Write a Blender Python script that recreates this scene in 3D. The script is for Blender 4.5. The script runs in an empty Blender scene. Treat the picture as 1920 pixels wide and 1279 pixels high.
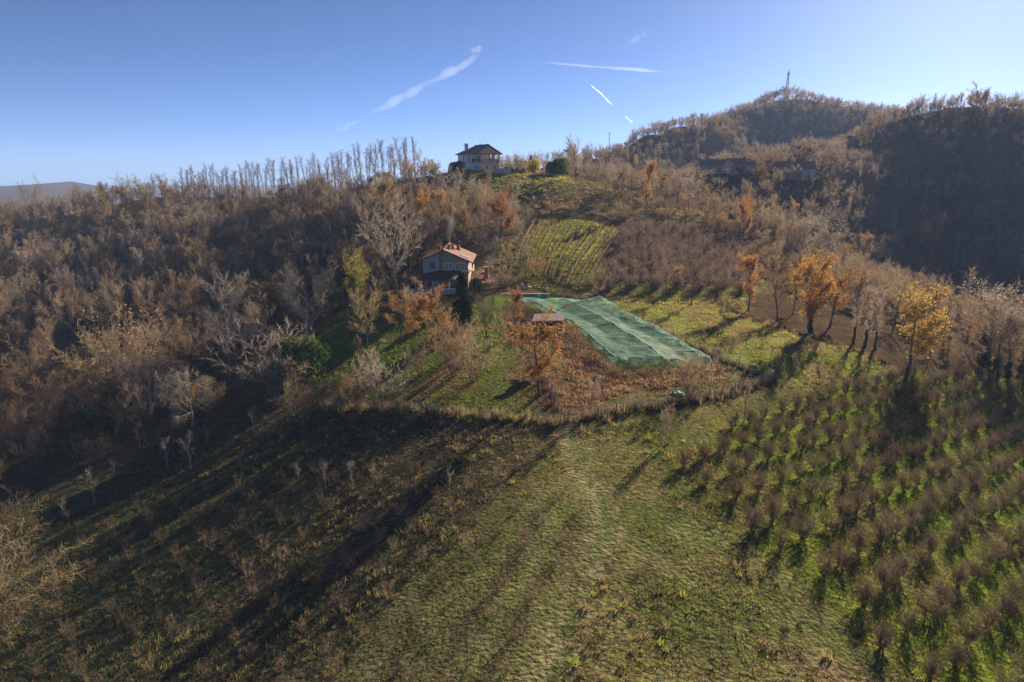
import bpy, math, random
import numpy as np
from mathutils import Vector, Matrix

# ------------------------------------------------------------------ camera, sky, sun, exposure
SC = bpy.context.scene
COL = SC.collection
CAM_H, PITCH, FPX = 30.0, math.radians(13.6), 1280.0
SUN_AZ, SUN_EL = math.radians(33.0), math.radians(19.2)      # azimuth clockwise from the view axis (+Y)

cam = bpy.data.objects.new('camera', bpy.data.cameras.new('camera'))
COL.objects.link(cam)
cam.location = (0, 0, CAM_H)
cam.rotation_euler = (math.radians(90) - PITCH, 0, 0)
cam.data.sensor_width = 36.0
cam.data.lens = 24.0
cam.data.clip_end = 60000
SC.camera = cam

world = bpy.data.worlds.new('World')
SC.world = world
world.use_nodes = True
wn = world.node_tree
sky = wn.nodes.new('ShaderNodeTexSky')
sky.sky_type = 'NISHITA'
sky.sun_disc = False
sky.sun_elevation = SUN_EL
sky.sun_rotation = SUN_AZ
sky.altitude = 350
sky.air_density = 0.30
sky.dust_density = 0.18
sky.ozone_density = 5.0
wn.links.new(sky.outputs[0], wn.nodes['Background'].inputs[0])
wn.nodes['Background'].inputs[1].default_value = 0.05

sun = bpy.data.objects.new('sun', bpy.data.lights.new('sun', 'SUN'))
COL.objects.link(sun)
sun.data.energy = 5.0
sun.data.angle = math.radians(0.55)
sun.data.color = (1.0, 0.86, 0.66)
sd = Vector((math.sin(SUN_AZ) * math.cos(SUN_EL), math.cos(SUN_AZ) * math.cos(SUN_EL), math.sin(SUN_EL)))
sun.rotation_euler = sd.to_track_quat('Z', 'Y').to_euler()
sun.location = (200, 300, 400)

SC.view_settings.view_transform = 'Standard'
SC.view_settings.look = 'None'
SC.view_settings.gamma = 1.0
SC.view_settings.use_curve_mapping = False
SC.view_settings.exposure = 1.6
cy = SC.cycles
cy.use_denoising = True
cy.denoiser = 'OPENIMAGEDENOISE'
cy.denoising_input_passes = 'RGB_ALBEDO_NORMAL'
cy.denoising_prefilter = 'NONE'
cy.max_bounces = 5
cy.diffuse_bounces = 2
cy.glossy_bounces = 2
cy.transmission_bounces = 4
cy.transparent_max_bounces = 10
cy.volume_bounces = 0
cy.caustics_reflective = False
cy.caustics_refractive = False

# ------------------------------------------------------------------ small helpers
SP, CP = math.sin(PITCH), math.cos(PITCH)

def ray(px, py):
    u, v = (px - 960) / FPX, (639.5 - py) / FPX
    return np.array([u, CP + v * SP, -SP + v * CP])

def at_y(px, py, Y):
    d = ray(px, py)
    return np.array([0, 0, CAM_H]) + d * (Y / d[1])

def at_z(px, py, z):
    d = ray(px, py)
    return np.array([0, 0, CAM_H]) + d * ((z - CAM_H) / d[2])

def sstep(a, b, x):
    t = np.clip((x - a) / (b - a), 0, 1)
    return t * t * (3 - 2 * t)

_rngN = np.random.default_rng(5)
_LAT = _rngN.random((256, 256))

def vnoise(x, y):
    xi, yi = np.floor(x).astype(int), np.floor(y).astype(int)
    fx, fy = x - xi, y - yi
    fx, fy = fx * fx * (3 - 2 * fx), fy * fy * (3 - 2 * fy)
    a, b = _LAT[xi & 255, yi & 255], _LAT[(xi + 1) & 255, yi & 255]
    c, d = _LAT[xi & 255, (yi + 1) & 255], _LAT[(xi + 1) & 255, (yi + 1) & 255]
    return (a * (1 - fx) + b * fx) * (1 - fy) + (c * (1 - fx) + d * fx) * fy

def fbm(x, y, o=4):
    s, a = 0, 0.5
    for k in range(o):
        s = s + a * vnoise(x * 2 ** k + 17.3 * k, y * 2 ** k + 5.1 * k)
        a *= 0.5
    return s

# ------------------------------------------------------------------ terrain height from surveyed points
CT = []
for px, py, z in [
    (960, 1279, 0), (700, 1279, -1.9), (400, 1279, -5.0), (20, 1279, -9.5), (1300, 1279, -.5), (1600, 1279, -2), (1900, 1279, -4),
    (0, 1000, -10), (300, 1000, -7.5), (600, 1000, -3.2), (900, 1000, .4), (1080, 1000, 1.2), (1400, 1100, -.3), (1700, 1000, -3), (1900, 950, -6),
    (50, 850, -11), (300, 850, -8), (600, 850, -3.2), (850, 850, .3), (1100, 850, 1.8), (1300, 850, 1.5), (1500, 850, -.5), (1750, 850, -4), (1910, 800, -8),
    (1060, 790, 2.2), (1250, 750, 2.5), (1450, 712, 1.5), (1600, 740, -1), (1750, 740, -4), (440, 740, -5), (570, 715, -2.2), (680, 660, 1),
    (770, 765, .7), (900, 780, 1.4), (1010, 735, 3), (850, 700, 2.5), (1190, 695, 3.6), (1330, 690, 3.0), (1000, 600, 5.3), (1150, 570, 5.3),
    (1300, 570, 4.5), (1405, 580, 3.5), (1520, 620, 1.5), (1620, 650, 0), (1700, 690, -2), (640, 620, 1), (500, 650, -3), (940, 556, 6.5),
    (100, 600, -7), (300, 600, -4.5), (500, 560, -.5), (650, 520, 4), (760, 575, 5.2)]:
    CT.append(at_z(px, py, z))
for px, py, Y in [
    (840, 553, 133), (100, 450, 270), (300, 430, 270), (500, 405, 270), (700, 385, 250),
    (-100, 424, 340), (150, 400, 330), (280, 372, 320), (400, 384, 310), (600, 364, 300), (760, 338, 282),
    (840, 440, 184), (740, 440, 190), (930, 470, 165), (1030, 545, 146), (1075, 415, 206), (1140, 430, 202), (1000, 420, 206), (1090, 530, 150),
    (870, 335, 248), (1050, 345, 244), (900, 318, 262), (950, 322, 266), (800, 340, 258), (1100, 335, 268), (960, 375, 226),
    (1020, 323, 400), (1100, 298, 470), (1180, 285, 520), (1212, 254, 560), (1250, 240, 600), (1300, 230, 650), (1350, 222, 720), (1400, 208, 780), (1435, 190, 840), (1475, 176, 850), (1520, 190, 840), (1580, 206, 820), (1650, 212, 820), 
    (1840, 206, 430), (1760, 216, 440), (1700, 228, 450), (1630, 240, 470), (1930, 214, 420), (1540, 290, 400), (1480, 325, 340), (1400, 330, 330),
    (1700, 350, 365), (1700, 450, 315), (1700, 530, 275), (1900, 450, 305), (1900, 560, 262), (1500, 450, 270), (1500, 400, 300), (1900, 350, 345),
    (1400, 490, 200), (1250, 500, 172), (1300, 420, 225), (1200, 400, 230), (1600, 560, 195), (1800, 620, 165), (1920, 640, 165), (1540, 545, 185)]:
    CT.append(at_y(px, py, Y))
for w in [(-250, 450, -8), (-150, 450, 0), (-60, 420, 18), (-15, 335, 27), (60, 400, 20), (90, 450, 22), (130, 520, 26), (180, 560, 28), (255, 640, 34), (190, 430, 20), (62, 560, 28), (105, 620, 32), (165, 720, 50), (0, 520, 18), (30, 700, 15), (210, 790, 62), (380, 930, 70), (150, 40, -20), (220, 100, -26), (-100, 40, -18), (-200, 100, -20),
          (0, -60, -5), (0, 0, -1), (-60, 0, -11), (70, 0, -9), (330, 220, -32), (480, 380, 60), (560, 500, 80), (420, 620, 50), (400, 1050, 70),
          (600, 1000, 60), (150, 900, 40), (-400, 250, -30), (-450, 400, -30), (-280, 180, -16), (-100, 700, 10), (0, 600, 25), (-300, 800, -20),
          (200, -100, -25), (-200, -100, -25), (700, 700, 50), (600, 300, 20), (0, 900, 20)]:
    CT.append(np.array(w, float))
CT = np.array(CT)

def _tpsU(r2):
    return 0.5 * r2 * np.log(np.maximum(r2, 1e-9))

_S = 100.0
_cx = CT[:, :2] / _S
_n = len(CT)
_K = _tpsU(((_cx[:, None] - _cx[None]) ** 2).sum(-1)) + np.eye(_n) * 0.0006
_Pm = np.hstack([np.ones((_n, 1)), _cx])
_A = np.block([[_K, _Pm], [_Pm.T, np.zeros((3, 3))]])
_sol = np.linalg.solve(_A, np.concatenate([CT[:, 2], np.zeros(3)]))

FAR_HILLS = [(-1195, 1800, 66, 90), (-1420, 1800, 42, 170), (-1010, 1300, 24, 120), (-110, 760, 36, 90), (900, 1900, 60, 300), (-400, 2400, 30, 400), (-2200, 2200, 50, 400)]

def height(x, y):
    x, y = np.atleast_1d(np.asarray(x, float)), np.atleast_1d(np.asarray(y, float))
    out = np.empty(x.shape)
    for s in range(0, x.size, 20000):
        xs, ys = x[s:s + 20000] / _S, y[s:s + 20000] / _S
        U = _tpsU((xs[:, None] - _cx[None, :, 0]) ** 2 + (ys[:, None] - _cx[None, :, 1]) ** 2)
        out[s:s + 20000] = U @ _sol[:_n] + _sol[_n] + _sol[_n + 1] * xs + _sol[_n + 2] * ys
    far = -45.0 + 14 * (fbm(x / 400, y / 400, 3) - .45)
    for hx, hy, a, sg in FAR_HILLS:
        far = far + a * np.exp(-((x - hx) ** 2 + (y - hy) ** 2) / (2 * sg * sg))
    r = np.sqrt(x ** 2 * 1.3 + (y - 300) ** 2)
    w = sstep(760, 1200, r)
    out = np.clip(out, -60, 150) * (1 - w) + far * w
    rough = 0.25 * (fbm(x / 7, y / 7, 3) - .45)
    return out + rough

def Z(x, y):
    return float(height(x, y)[0])

_TS = np.concatenate([np.arange(20, 320, 1.0), np.arange(320, 1500, 5.0)])

def G(px, py):
    """where the sight line through a photograph pixel meets the ground"""
    d = ray(px, py)
    t = _TS
    f = CAM_H + t * d[2] - height(t * d[0], t * d[1])
    i = np.argmax(f < 0)
    if f[i] >= 0:
        i = len(t) - 1
    a, b = t[i - 1], t[i]
    for _ in range(14):
        m = (a + b) / 2
        if CAM_H + m * d[2] - Z(m * d[0], m * d[1]) < 0:
            b = m
        else:
            a = m
    return np.array([b * d[0], b * d[1], Z(b * d[0], b * d[1])])

def GP(pts):
    return [tuple(G(*p)[:2]) for p in pts]

def inpoly(x, y, poly):
    x, y = np.asarray(x, float), np.asarray(y, float)
    c = np.zeros(x.shape, bool)
    n = len(poly)
    for i in range(n):
        x1, y1 = poly[i]
        x2, y2 = poly[(i + 1) % n]
        if y1 != y2:
            c ^= ((y1 > y) != (y2 > y)) & (x < (x2 - x1) * (y - y1) / (y2 - y1) + x1)
    return c

def polydist(x, y, poly, closed=True):
    d = np.full(np.shape(x), 1e9)
    n = len(poly)
    for i in range(n if closed else n - 1):
        a, b = np.array(poly[i]), np.array(poly[(i + 1) % n])
        ab = b - a
        t = np.clip(((x - a[0]) * ab[0] + (y - a[1]) * ab[1]) / (ab @ ab + 1e-9), 0, 1)
        d = np.minimum(d, np.hypot(x - a[0] - t * ab[0], y - a[1] - t * ab[1]))
    return d

def softmask(x, y, poly, w=1.5):
    d = polydist(x, y, poly)
    return sstep(-w, w, np.where(inpoly(x, y, poly), d, -d))

# ------------------------------------------------------------------ materials
def new_mat(name):
    m = bpy.data.materials.new(name)
    m.use_nodes = True
    n = m.node_tree
    b = n.nodes['Principled BSDF']
    b.inputs['Specular IOR Level'].default_value = 0.15
    return m, n, b

def solid(name, c, rough=.8, var=.25, scale=3.0, spec=.15, metal=0, bump=0.0, bscale=20):
    m, n, b = new_mat(name)
    tc = n.nodes.new('ShaderNodeTexCoord')
    nz = n.nodes.new('ShaderNodeTexNoise')
    nz.inputs['Scale'].default_value = scale
    nz.inputs['Detail'].default_value = 5
    n.links.new(tc.outputs['Object'], nz.inputs['Vector'])
    r = n.nodes.new('ShaderNodeValToRGB')
    r.color_ramp.elements[0].position, r.color_ramp.elements[1].position = .3, .7
    r.color_ramp.elements[0].color = (*[k * (1 - var) for k in c], 1)
    r.color_ramp.elements[1].color = (*[min(1, k * (1 + var)) for k in c], 1)
    n.links.new(nz.outputs['Fac'], r.inputs[0])
    n.links.new(r.outputs[0], b.inputs['Base Color'])
    b.inputs['Roughness'].default_value = rough
    b.inputs['Specular IOR Level'].default_value = spec
    b.inputs['Metallic'].default_value = metal
    if bump:
        bn = n.nodes.new('ShaderNodeTexNoise')
        bn.inputs['Scale'].default_value = bscale
        n.links.new(tc.outputs['Object'], bn.inputs['Vector'])
        bp = n.nodes.new('ShaderNodeBump')
        bp.inputs['Strength'].default_value = bump
        bp.inputs['Distance'].default_value = .05
        n.links.new(bn.outputs['Fac'], bp.inputs['Height'])
        n.links.new(bp.outputs[0], b.inputs['Normal'])
    return m

def plantmat(name, cols, trans=.35, within=.3, rough=.75, nscale=1.6):
    """plant colour: each plant its own hue from the list, mottled inside the crown"""
    m, n, b = new_mat(name)
    oi = n.nodes.new('ShaderNodeObjectInfo')
    r = n.nodes.new('ShaderNodeValToRGB')
    while len(r.color_ramp.elements) < len(cols):
        r.color_ramp.elements.new(.5)
    for i, c in enumerate(cols):
        e = r.color_ramp.elements[i]
        e.position = i / max(1, len(cols) - 1)
        e.color = (*c, 1)
    n.links.new(oi.outputs['Random'], r.inputs[0])
    tc = n.nodes.new('ShaderNodeTexCoord')
    nz = n.nodes.new('ShaderNodeTexNoise')
    nz.inputs['Scale'].default_value = nscale
    nz.inputs['Detail'].default_value = 4
    n.links.new(tc.outputs['Object'], nz.inputs['Vector'])
    mr = n.nodes.new('ShaderNodeMapRange')
    mr.inputs[1].default_value, mr.inputs[2].default_value = .3, .7
    mr.inputs[3].default_value, mr.inputs[4].default_value = 1 - within, 1 + within
    n.links.new(nz.outputs['Fac'], mr.inputs[0])
    mx = n.nodes.new('ShaderNodeVectorMath')
    mx.operation = 'SCALE'
    n.links.new(r.outputs[0], mx.inputs[0])
    n.links.new(mr.outputs[0], mx.inputs['Scale'])
    n.links.new(mx.outputs[0], b.inputs['Base Color'])
    b.inputs['Roughness'].default_value = rough
    b.inputs['Specular IOR Level'].default_value = 0
    if trans:
        t = n.nodes.new('ShaderNodeBsdfTranslucent')
        n.links.new(mx.outputs[0], t.inputs[0])
        ms = n.nodes.new('ShaderNodeMixShader')
        ms.inputs[0].default_value = trans
        n.links.new(b.outputs[0], ms.inputs[1])
        n.links.new(t.outputs[0], ms.inputs[2])
        n.links.new(ms.outputs[0], n.nodes['Material Output'].inputs[0])
    return m

M = {}
M['bark'] = plantmat('bark', [(.10, .078, .06), (.16, .13, .105), (.12, .09, .07)], 0, .35)
M['bark_pale'] = plantmat('bark_pale', [(.30, .26, .22), (.36, .31, .26)], 0, .3)
M['twig'] = plantmat('twig', [(.22, .14, .09), (.29, .225, .155), (.27, .165, .095), (.23, .19, .11), (.33, .25, .16), (.22, .14, .10), (.32, .24, .12), (.19, .14, .105), (.26, .19, .13)], .45)
M['twig_grey'] = plantmat('twig_grey', [(.32, .26, .21), (.37, .30, .23), (.30, .24, .19)], .4)
M['twig_pale'] = plantmat('twig_pale', [(.26, .22, .185), (.30, .25, .20)], .3)
M['twig_hazel'] = plantmat('twig_hazel', [(.135, .095, .066), (.16, .115, .078), (.145, .10, .07)], .32)
M['twig_poplar'] = plantmat('twig_poplar', [(.17, .13, .11), (.20, .15, .12)], .35)
M['leaf_orange'] = plantmat('leaf_orange', [(.42, .20, .05), (.46, .235, .06), (.40, .17, .045)], .45, .5, .75, 2.6)
M['leaf_gold'] = plantmat('leaf_gold', [(.44, .28, .06), (.42, .25, .055)], .45, .45, .75, 2.6)
M['leaf_rust'] = plantmat('leaf_rust', [(.28, .115, .05), (.32, .14, .055), (.26, .125, .06)], .42, .5, .75, 2.6)
M['leaf_tan'] = plantmat('leaf_tan', [(.34, .22, .11), (.30, .20, .08), (.38, .25, .10), (.26, .20, .07)], .45, .3)
M['leaf_mixed'] = plantmat('leaf_mixed', [(.32, .17, .05), (.32, .25, .07), (.38, .21, .055), (.34, .25, .13), (.25, .22, .07), (.36, .27, .08)], .45, .35)
M['leaf_yellow'] = plantmat('leaf_yellow', [(.42, .36, .05), (.46, .38, .06)], .5, .3)
M['leaf_laurel'] = plantmat('leaf_laurel', [(.075, .13, .03), (.09, .14, .035)], .3, .45, .45)
M['leaf_dark'] = plantmat('leaf_dark', [(.035, .065, .025), (.045, .075, .03)], .2, .35, .6)
M['needle'] = plantmat('needle', [(.03, .055, .025), (.035, .06, .03)], .15, .3, .6)
M['fluff'] = plantmat('fluff', [(.40, .35, .29), (.44, .39, .32)], .45, .25)
M['grass_olive'] = plantmat('grass_olive', [(.26, .215, .075), (.20, .185, .055), (.30, .23, .10), (.22, .20, .06)], .5, .25)
M['grass_green'] = plantmat('grass_green', [(.19, .27, .028), (.22, .29, .032), (.23, .26, .045)], .5, .25)
M['grass_lime'] = plantmat('grass_lime', [(.30, .33, .045), (.34, .35, .05), (.33, .30, .06)], .5, .2)
M['twig_young'] = plantmat('twig_young', [(.28, .185, .12), (.31, .215, .14), (.25, .17, .11)], .4)
M['twig_orchard'] = plantmat('twig_orchard', [(.19, .135, .105), (.22, .155, .12), (.20, .14, .115)], .38)
M['leaf_amber'] = plantmat('leaf_amber', [(.44, .24, .075), (.46, .26, .085)], .45, .45, .75, 2.6)
M['grass_dry'] = plantmat('grass_dry', [(.36, .24, .12), (.43, .30, .16), (.32, .20, .10), (.40, .28, .14)], .45, .3)
M['weed'] = plantmat('weed', [(.10, .08, .045), (.13, .095, .06), (.085, .08, .038), (.12, .11, .05)], .45, .3)
M['leaf_litter'] = plantmat('leaf_litter', [(.25, .12, .07), (.20, .10, .06), (.28, .15, .085)], .3, .3)

# ------------------------------------------------------------------ mesh building
class MB:
    def __init__(s):
        s.V, s.F = [], []

    def poly(s, *pts):
        i = len(s.V)
        s.V += [tuple(p) for p in pts]
        s.F.append(tuple(range(i, i + len(pts))))
        return s

    def box(s, x0, x1, y0, y1, z0, z1):
        i = len(s.V)
        s.V += [(x0, y0, z0), (x1, y0, z0), (x1, y1, z0), (x0, y1, z0), (x0, y0, z1), (x1, y0, z1), (x1, y1, z1), (x0, y1, z1)]
        s.F += [tuple(i + k for k in f) for f in ((0, 3, 2, 1), (4, 5, 6, 7), (0, 1, 5, 4), (1, 2, 6, 5), (2, 3, 7, 6), (3, 0, 4, 7))]
        return s

    def slab(s, pts, off):
        """a polygon given thickness along a vector"""
        n, i = len(pts), len(s.V)
        s.V += [tuple(p) for p in pts] + [tuple(a + b for a, b in zip(p, off)) for p in pts]
        s.F += [tuple(i + k for k in range(n)), tuple(i + n + k for k in reversed(range(n)))]
        s.F += [(i + k, i + (k + 1) % n, i + n + (k + 1) % n, i + n + k) for k in range(n)]
        return s

    def tube(s, pts, rad, n=5, cap=True):
        pts = [Vector(p) for p in pts]
        if not hasattr(rad, '__len__'):
            rad = [rad] * len(pts)
        i0 = len(s.V)
        prev = None
        for k, p in enumerate(pts):
            t = (pts[min(k + 1, len(pts) - 1)] - pts[max(k - 1, 0)])
            t = t.normalized() if t.length > 1e-9 else Vector((0, 0, 1))
            a = t.orthogonal().normalized() if abs(t.z) < .95 else Vector((1, 0, 0)).cross(t).normalized()
            if prev is not None and (prev - t * prev.dot(t)).length > 1e-3:
                a = (prev - t * prev.dot(t)).normalized()
            prev = a
            b = t.cross(a)
            for j in range(n):
                c = 2 * math.pi * j / n
                s.V.append(tuple(p + (a * math.cos(c) + b * math.sin(c)) * rad[k]))
        for k in range(len(pts) - 1):
            for j in range(n):
                a_, b_ = i0 + k * n + j, i0 + k * n + (j + 1) % n
                s.F.append((a_, b_, b_ + n, a_ + n))
        if cap:
            s.F.append(tuple(i0 + j for j in reversed(range(n))))
            e = i0 + (len(pts) - 1) * n
            s.F.append(tuple(e + j for j in range(n)))
        return s

    def blade(s, p, q, w, side):
        i = len(s.V)
        h = side * (w * .5)
        s.V += [tuple(p - h), tuple(p + h), tuple(q)]
        s.F.append((i, i + 1, i + 2))

    def mesh(s, name, mat, smooth=False):
        me = bpy.data.meshes.new(name)
        me.from_pydata(s.V, [], s.F)
        me.materials.append(M[mat] if isinstance(mat, str) else mat)
        if smooth:
            me.polygons.foreach_set('use_smooth', [True] * len(me.polygons))
        me.update()
        return me

    def build(s, name, mat, parent=None, smooth=False, label=None):
        return link(name, s.mesh(name, mat, smooth), parent, label)

def link(name, data, parent=None, label=None):
    o = bpy.data.objects.new(name, data)
    COL.objects.link(o)
    o.parent = parent
    if label:
        o['label'] = label
    return o

def tag(o, label, cat=None, group=None, kind=None):
    o['label'] = label
    if cat:
        o['category'] = cat
    if group:
        o['group'] = group
    if kind:
        o['kind'] = kind
    return o

def thing(name, loc, label, cat, group=None, rz=0, sc=1):
    o = bpy.data.objects.new(name, None)
    COL.objects.link(o)
    o.empty_display_size = .2
    o.location = tuple(float(k) for k in loc)
    o.rotation_euler = (0, 0, rz)
    o.scale = (sc,) * 3 if not hasattr(sc, '__len__') else sc
    return tag(o, label, cat, group)

# ------------------------------------------------------------------ ground cover regions (plan view)
MEADOW = GP([(1060, 800), (1450, 725), (1600, 700), (1690, 700), (1480, 760), (1330, 860), (1400, 990), (1640, 1200), (1800, 1420), (420, 1420), (740, 1130), (900, 990), (960, 880)])
PATH = GP([(1058, 800), (1075, 860), (1110, 930), (1130, 1000), (1080, 1100), (960, 1400)])
DARKFIELD = GP([(-60, 975), (90, 900), (290, 830), (430, 768), (520, 772), (800, 780), (1030, 800), (960, 880), (880, 1000), (740, 1130), (420, 1420), (-300, 1420)]) + [(-70, 45)]
HAZEL = GP([(1235, 855), (1330, 820), (1420, 770), (1560, 725), (1700, 700), (1850, 705)]) + [(112, 122), (92, 60), (60, 30), (33, 26)] + GP([(1800, 1400), (1640, 1190), (1480, 1090), (1380, 975)])
LAWN = GP([(600, 735), (760, 770), (1020, 795), (1000, 700), (950, 575), (1020, 545), (1110, 570), (940, 556), (900, 570), (780, 590), (700, 560), (610, 600), (540, 690)])
RUSSET = GP([(1060, 600), (1110, 650), (1160, 700), (1330, 690), (1380, 690), (1300, 720), (1200, 735), (1110, 760), (1080, 740), (1060, 690)])
LITTER = GP([(1000, 640), (1050, 690), (1110, 770), (1060, 790), (1030, 760), (1000, 745), (960, 700)])
LITTER2 = GP([(820, 680), (890, 680), (900, 725), (830, 760), (760, 750)])
NETZONE = GP([(990, 572), (1115, 570), (1335, 692), (1160, 696), (1070, 605)])
ORCHARD = GP([(1168, 434), (1230, 427), (1400, 485), (1440, 545), (1370, 560), (1220, 560), (1128, 548), (1140, 500)])
PASTURE = GP([(1100, 575), (1090, 552), (1400, 560), (1400, 590), (1520, 630), (1620, 660), (1690, 700), (1450, 720)])
VINES = GP([(955, 500), (1005, 412), (1155, 427), (1130, 480), (1105, 540), (1030, 546), (985, 530)])
INNER = GP([(1050, 570), (1110, 575), (1250, 632), (1380, 690), (1450, 713), (1330, 750), (1190, 772), (1060, 792), (1025, 720), (990, 640)])
UPLAWN = GP([(845, 340), (870, 322), (960, 325), (1065, 330), (1075, 350), (1010, 362), (860, 358)])
TRACK = GP([(905, 525), (940, 490), (985, 450), (1010, 415)])
LANE = GP([(1340, 562), (1400, 592), (1520, 632), (1620, 662), (1680, 690)])
MOWN = GP([(800, 1060), (900, 960), (1010, 920), (1080, 960), (1090, 1060), (960, 1420), (520, 1420), (700, 1180)])
ridge = [tuple(at_y(*p)[:2]) for p in [(850, 330, 272), (760, 326, 285), (600, 343, 305), (400, 366, 315), (150, 392, 335), (-120, 405, 345)]]
WOODL = GP([(0, 940), (100, 890), (330, 815), (415, 760), (430, 715), (510, 735), (560, 690), (610, 600), (690, 560), (770, 590)]) \
    + [(-19.5, 138), (-21, 156), (-8, 160), (2, 165)] + GP([(985, 440), (1000, 405)]) + [(0, 224), (-20, 236)] + ridge + [(-320, 300), (-300, 180), (-150, 90), (-85, 62)]
WOODR = GP([(1030, 400), (1155, 420), (1240, 415), (1405, 475), (1450, 540), (1560, 570), (1620, 600), (1700, 640), (1760, 680), (1920, 700)]) \
    + [(150, 100), (330, 150), (620, 350), (720, 720), (520, 1000), (120, 900), (-150, 900), (-180, 600), (-60, 420), (-20, 300), (4, 292), (28, 276), (34, 248), (24, 222)]

# ------------------------------------------------------------------ ground sheet
def axis(lo, hi, step, far, n):
    mid = np.arange(lo, hi + step, step)
    g = np.geomspace(step, far, n)
    a = np.cumsum(g)
    a = a * (far / a[-1])
    return mid, a

mx_, gx_ = axis(-115, 135, .8, 5200, 62)
my_, gy_ = axis(30, 240, .8, 5600, 66)
xs = np.concatenate([(mx_[0] - gx_)[::-1], mx_, mx_[-1] + gx_])
ys = np.concatenate([(30 - np.array([1, 3, 7, 15, 30, 60, 120, 300]))[::-1], my_, my_[-1] + gy_])
GX, GY = np.meshgrid(xs, ys)
gx, gy = GX.ravel(), GY.ravel()
gz = height(gx, gy)
nx, ny = len(xs), len(ys)
ii = (np.arange(ny - 1)[:, None] * nx + np.arange(nx - 1)[None]).ravel()
quads = np.stack([ii, ii + 1, ii + nx + 1, ii + nx], 1)
gme = bpy.data.meshes.new('ground')
gme.vertices.add(len(gx))
gme.vertices.foreach_set('co', np.stack([gx, gy, gz], 1).ravel())
gme.loops.add(quads.size)
gme.loops.foreach_set('vertex_index', quads.ravel())
gme.polygons.add(len(quads))
gme.polygons.foreach_set('loop_start', np.arange(0, quads.size, 4))
gme.polygons.foreach_set('use_smooth', np.ones(len(quads), bool))
gme.update(calc_edges=True)

wx = gx + 5 * (fbm(gx / 9, gy / 9) - .47) + 1.2 * (fbm(gx / 1.5, gy / 1.5) - .47)
wy = gy + 5 * (fbm(gx / 9 + 50, gy / 9) - .47) + 1.2 * (fbm(gx / 1.5, gy / 1.5 + 30) - .47)
cov = np.tile(np.array([.085, .058, .036]), (len(gx), 1))

def paint(c, w):
    global cov
    cov = cov * (1 - w[:, None]) + np.array(c)[None] * w[:, None]

big = fbm(gx / 26, gy / 26)
mid = fbm(gx / 6 + 9, gy / 6)
fine = fbm(gx / 2.1 + 3, gy / 2.1)
def n01(a, lo, hi):
    return sstep(lo, hi, a)
paint((.155, .135, .055), softmask(wx, wy, MEADOW, 3))
paint((.095, .110, .034), softmask(wx, wy, MEADOW, 3) * n01(mid, .42, .58) * .9)
paint((.175, .120, .070), softmask(wx, wy, MEADOW, 3) * n01(big, .47, .56) * .75)
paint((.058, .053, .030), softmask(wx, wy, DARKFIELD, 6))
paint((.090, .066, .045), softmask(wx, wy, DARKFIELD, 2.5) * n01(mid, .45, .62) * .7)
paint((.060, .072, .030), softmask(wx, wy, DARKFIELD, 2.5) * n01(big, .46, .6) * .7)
paint((.125, .125, .045), softmask(wx, wy, MOWN, 3) * .85)
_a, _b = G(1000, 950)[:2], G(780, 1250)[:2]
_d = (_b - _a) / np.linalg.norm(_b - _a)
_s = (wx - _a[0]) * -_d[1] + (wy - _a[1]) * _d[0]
paint((.085, .065, .036), softmask(wx, wy, MOWN, 3) * sstep(.35, .9, np.sin(_s * 2 * math.pi / 3.4)) * .8)  # dark bands of weeds, with the shrub rows' shadows painted into the colour
hz = softmask(wx, wy, HAZEL, 2.5)
paint((.115, .150, .020), hz)
paint((.115, .085, .045), hz * n01(mid, .46, .62) * .75)
paint((.150, .175, .020), hz * n01(fine, .5, .66) * .6)
paint((.085, .125, .024), softmask(wx, wy, LAWN, 2))
paint((.13, .115, .045), softmask(wx, wy, LAWN, 2) * n01(mid, .42, .58) * .7)
paint((.205, .185, .065), softmask(wx, wy, PASTURE, 2))
paint((.12, .16, .022), softmask(wx, wy, PASTURE, 2) * n01(big, .44, .56) * .8)
paint((.19, .125, .075), softmask(wx, wy, PASTURE, 2) * n01(mid, .5, .62) * .7)
paint((.125, .145, .040), softmask(wx, wy, ORCHARD, 2))
paint((.13, .095, .06), softmask(wx, wy, ORCHARD, 2) * n01(mid, .4, .58) * .75)
paint((.215, .215, .055), softmask(wx, wy, VINES, 1.5))
paint((.20, .17, .06), softmask(wx, wy, VINES, 1.5) * n01(mid, .46, .6) * .8)
SCRUB = [(-26, 214), (27, 214), (60, 222), (70, 250), (35, 262), (-2, 263), (-28, 266)]
paint((.15, .125, .05), softmask(wx, wy, SCRUB, 3))
paint((.12, .085, .05), softmask(wx, wy, SCRUB, 3) * n01(mid, .42, .58))
paint((.14, .155, .035), softmask(wx, wy, UPLAWN, 2))
paint((.19, .15, .06), softmask(wx, wy, UPLAWN, 2) * n01(mid, .45, .6) * .8)
paint((.135, .115, .055), softmask(wx, wy, INNER, 1))
paint((.095, .110, .045), softmask(wx, wy, NETZONE, 1))
paint((.22, .15, .085), softmask(wx, wy, RUSSET, 1.5) * (.75 + .25 * n01(fine, .4, .6)))
paint((.20, .105, .065), softmask(wx, wy, LITTER, 2) * .8)
paint((.20, .11, .060), softmask(wx, wy, LITTER2, 1.5) * .6)
dpath = polydist(wx, wy, PATH, False)
paint((.205, .175, .085), sstep(.75, .2, np.abs(dpath - .95)) * .85)
paint((.10, .13, .04), sstep(.6, .2, dpath) * .7)
paint((.23, .155, .115), sstep(3.4, 1.6, polydist(wx, wy, TRACK, False)) * .9)
paint((.20, .115, .080), sstep(2.2, .8, polydist(wx, wy, LANE, False)) * .6)
wl = softmask(wx, wy, WOODL, 2)
paint((.075, .055, .035), wl)
paint((.06, .075, .025), wl * n01(mid, .5, .62) * .6)
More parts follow.
